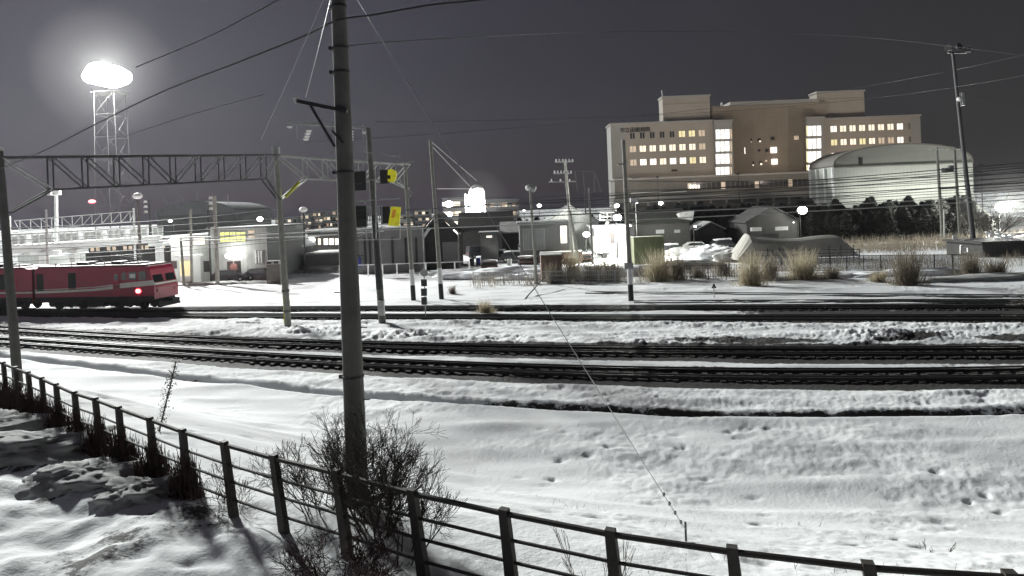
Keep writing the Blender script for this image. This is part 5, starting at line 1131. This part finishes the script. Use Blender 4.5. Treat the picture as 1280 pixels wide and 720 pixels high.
for i, p in enumerate(fp):
    ln, u = lean(i); b = p + ln; b.z = ZT - 1.32; m = MB(o)
    nrm = Vector((-u.y, u.x, 0)); top = p + Vector((0, 0, .06))
    m.add([q + u * sx * w + nrm * sy * .045 for q, w in ((b, .085), (top, .055)) for sx, sy in ((-1, -1), (1, -1), (1, 1), (-1, 1))], [(3, 2, 1, 0), (4, 5, 6, 7), (0, 1, 5, 4), (1, 2, 6, 5), (2, 3, 7, 6), (3, 0, 4, 7)])
    m.build('post', M['fence'], nf)
for j, dz in enumerate((0, .30, .56, .84)):
    m = MB(o)
    pts = [p + lean(i)[0] * (dz / 1.32) - Vector((0, 0, dz)) for i, p in enumerate(fp)]
    for a, b in zip(pts[:-1], pts[1:]): m.tube(a, b, .034 if j == 0 else .021, None, 8)
    m.build('rail', M['fence'], nf)
# dead vines and brush swaddling the left posts
rnd = random.Random(9)
for i in range(3, 13):
    p = fp[i] + lean(i)[0]; g = down(p); m = MB(g)
    n_ = 420
    for k in range(n_):
        a = rnd.uniform(0, 2 * PI); rr_ = rnd.uniform(.02, .26); hh = rnd.uniform(.15, 1.0) * (1 - rr_ * 1.5); b = g + Vector((math.cos(a) * rr_, math.sin(a) * rr_, -.1)); c = b + Vector((rnd.uniform(-.12, .12) - .07, rnd.uniform(-.1, .1), hh)); md = b.lerp(c, .5) + Vector((rnd.uniform(-.07, .07), rnd.uniform(-.07, .07), 0)); m.tube(b, md, .011, .009, 3, False); m.tube(md, c, .009, .004, 3, False)
    tag(m.build('dead_brush', M['vine']), 'reddish dead brush wrapped round a left post of the guard fence', 'brush', 'dead brush round the left fence posts')
# main bush
bl = down(P(455, 640, 9.3)); bl = Vector((bl.x, bl.y, float(gz(bl.x, bl.y))))
shrub(bl + Vector((.15, .1, 0)), 'large bare bush round the foot of the close pole', 12, .50, .016, 6, 31, .68)
b2 = P(400, 600, 10.2); shrub(down(b2), 'smaller bare bush left of the close pole', 9, .44, .012, 5, 33, .72)
b2 = P(545, 640, 8.9); shrub(down(P(500, 650, 8.7)), 'leaning bare bush right of the close pole', 6, .50, .013, 5, 37, .6, lean=(.2, .05))
b2 = down(P(435, 700, 7.6)); shrub(b2, 'dark dense bush on the near side of the fence at the close pole', 15, .34, .011, 5, 41, .85, 'vine')
b2 = down(P(620, 720, 7.0)); shrub(b2, 'low twiggy brush behind the fence right of the bush', 9, .2, .006, 4, 43, .8, 'reeddark')
b2 = down(P(745, 700, 7.6)); shrub(b2, 'wispy dead weed behind the fence left of the middle post', 5, .32, .004, 3, 47, .35, 'reeddark')
b2 = down(P(283, 585, 10.3)); shrub(b2, 'small tangled brush on the fence left of the close pole', 7, .3, .007, 4, 48, .8, 'vine')
b2 = G(1170, 690); shrub(b2, 'small dead weed poking out of the snow at lower right', 3, .13, .004, 3, 49, .4, 'reeddark'); shrub(G(1012, 657), 'single dry stalk in the snow right of the guy anchor', 2, .12, .004, 2, 51, .2, 'reeddark')
# ivy covered stay by (215,455)-(195,525)
ivp = G(196, 545); ivt = P(220, 452, ivp.y + 2.5); t = thing('ivy_stay', 'ivy grown slanting stay wire at left behind the fence', 'stay', ivp); m = MB(ivp); m.tube(ivp - Vector((0, 0, .1)), ivt, .02, .015, 6); m.build('stay', M['fence'], t)
m = MB(ivp)
for k in range(420):
    q = rnd.random(); c = ivp.lerp(ivt, q) + Vector((rnd.gauss(0, .07), rnd.gauss(0, .07), rnd.gauss(0, .08))) * (1.1 - abs(q - .45)); a = Vector((rnd.uniform(-1, 1), rnd.uniform(-1, 1), rnd.uniform(-1, 1))) * .045; b = Vector((rnd.uniform(-1, 1), rnd.uniform(-1, 1), rnd.uniform(-1, 1))) * .045; m.add([c, c + a, c + b], [(0, 1, 2)])
m.build('ivy', M['twig'], t)
# grey snow mounds at lower left
for i, (px, py, D, r3, lab) in enumerate(((20, 560, 13.2, (1.6, .9, .45), 'grey snow mound at the left edge below the fence'), (100, 585, 11.5, (1.0, .7, .4), 'rounded snow mound below the fence at left'), (-5, 530, 14.5, (1.1, .8, .5), 'snow lump at the extreme left below the fence'), (165, 590, 10.8, (.7, .5, .35), 'small snow mound by the left fence posts'))):
    p = down(P(px, py, D)); m = MB(); m.lump((0, 0, 0), r3, i + 5, .5, 30, 18); tag(m.build('snow_mound', M['snow_dirty'], loc=p, smooth=True), lab, 'snow mound')

# ------------------------------------------------------------------ haze, and volume balls added for a glow round bright sources
m = MB((0, 0, 0)); m.bb(-260, 260, -12, 330, -1.2, 60)
hz = m.build('haze', M['snow']); hz['kind'] = 'stuff'
hm = bpy.data.materials.new('haze_air'); hm.use_nodes = True; t_ = hm.node_tree; t_.nodes.clear()
ho = t_.nodes.new('ShaderNodeOutputMaterial'); pv = t_.nodes.new('ShaderNodeVolumePrincipled'); pv.inputs['Density'].default_value = 0.000065; pv.inputs['Color'].default_value = (.9, .9, .95, 1); pv.inputs['Anisotropy'].default_value = 0.6
t_.links.new(pv.outputs[0], ho.inputs['Volume']); hz.data.materials.clear(); hz.data.materials.append(hm)

def halo_ball(name, c, rad, dens):  # added volume ball imitating the camera bloom of a bright source
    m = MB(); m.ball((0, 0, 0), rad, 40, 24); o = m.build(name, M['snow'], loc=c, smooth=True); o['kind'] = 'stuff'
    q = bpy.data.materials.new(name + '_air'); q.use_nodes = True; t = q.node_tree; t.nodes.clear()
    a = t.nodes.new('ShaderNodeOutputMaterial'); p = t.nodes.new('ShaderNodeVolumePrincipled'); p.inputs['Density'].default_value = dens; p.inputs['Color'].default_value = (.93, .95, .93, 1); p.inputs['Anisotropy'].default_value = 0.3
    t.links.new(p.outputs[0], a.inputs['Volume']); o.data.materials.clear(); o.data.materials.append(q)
halo_ball('halo_ball', LP + Vector((1.2, -2.5, 0)), 9.5, 0.00034)
halo_ball('halo_ball', P(597, 250, 138), 6.5, 0.0011)
halo_ball('halo_ball', P(1254, 259, 103), 6.5, 0.00035)
m = MB(); r = random.Random(77)
for i in range(260):
    u = r.uniform(-.1, .85); D = r.uniform(7.5, 15); x = u * D; z = float(gz(x, D)); 
    if D < np.interp(x, [-1.3, 4.6, 12], [9.2, 7, 5.5]): continue
    if mnoise.noise(Vector((x * .5, D * .5, 3))) < .05: continue
    b = Vector((x, D, z - .03)); t_ = b + Vector((r.uniform(-.07, .07), r.uniform(-.04, .04), r.uniform(.06, .16))); m.tube(b, t_, .004, .002, 3, False)
tag(m.build('dry_grass', M['twig']), 'sparse dry stalks poking out of the near snow slope', 'grass', kind='stuff')
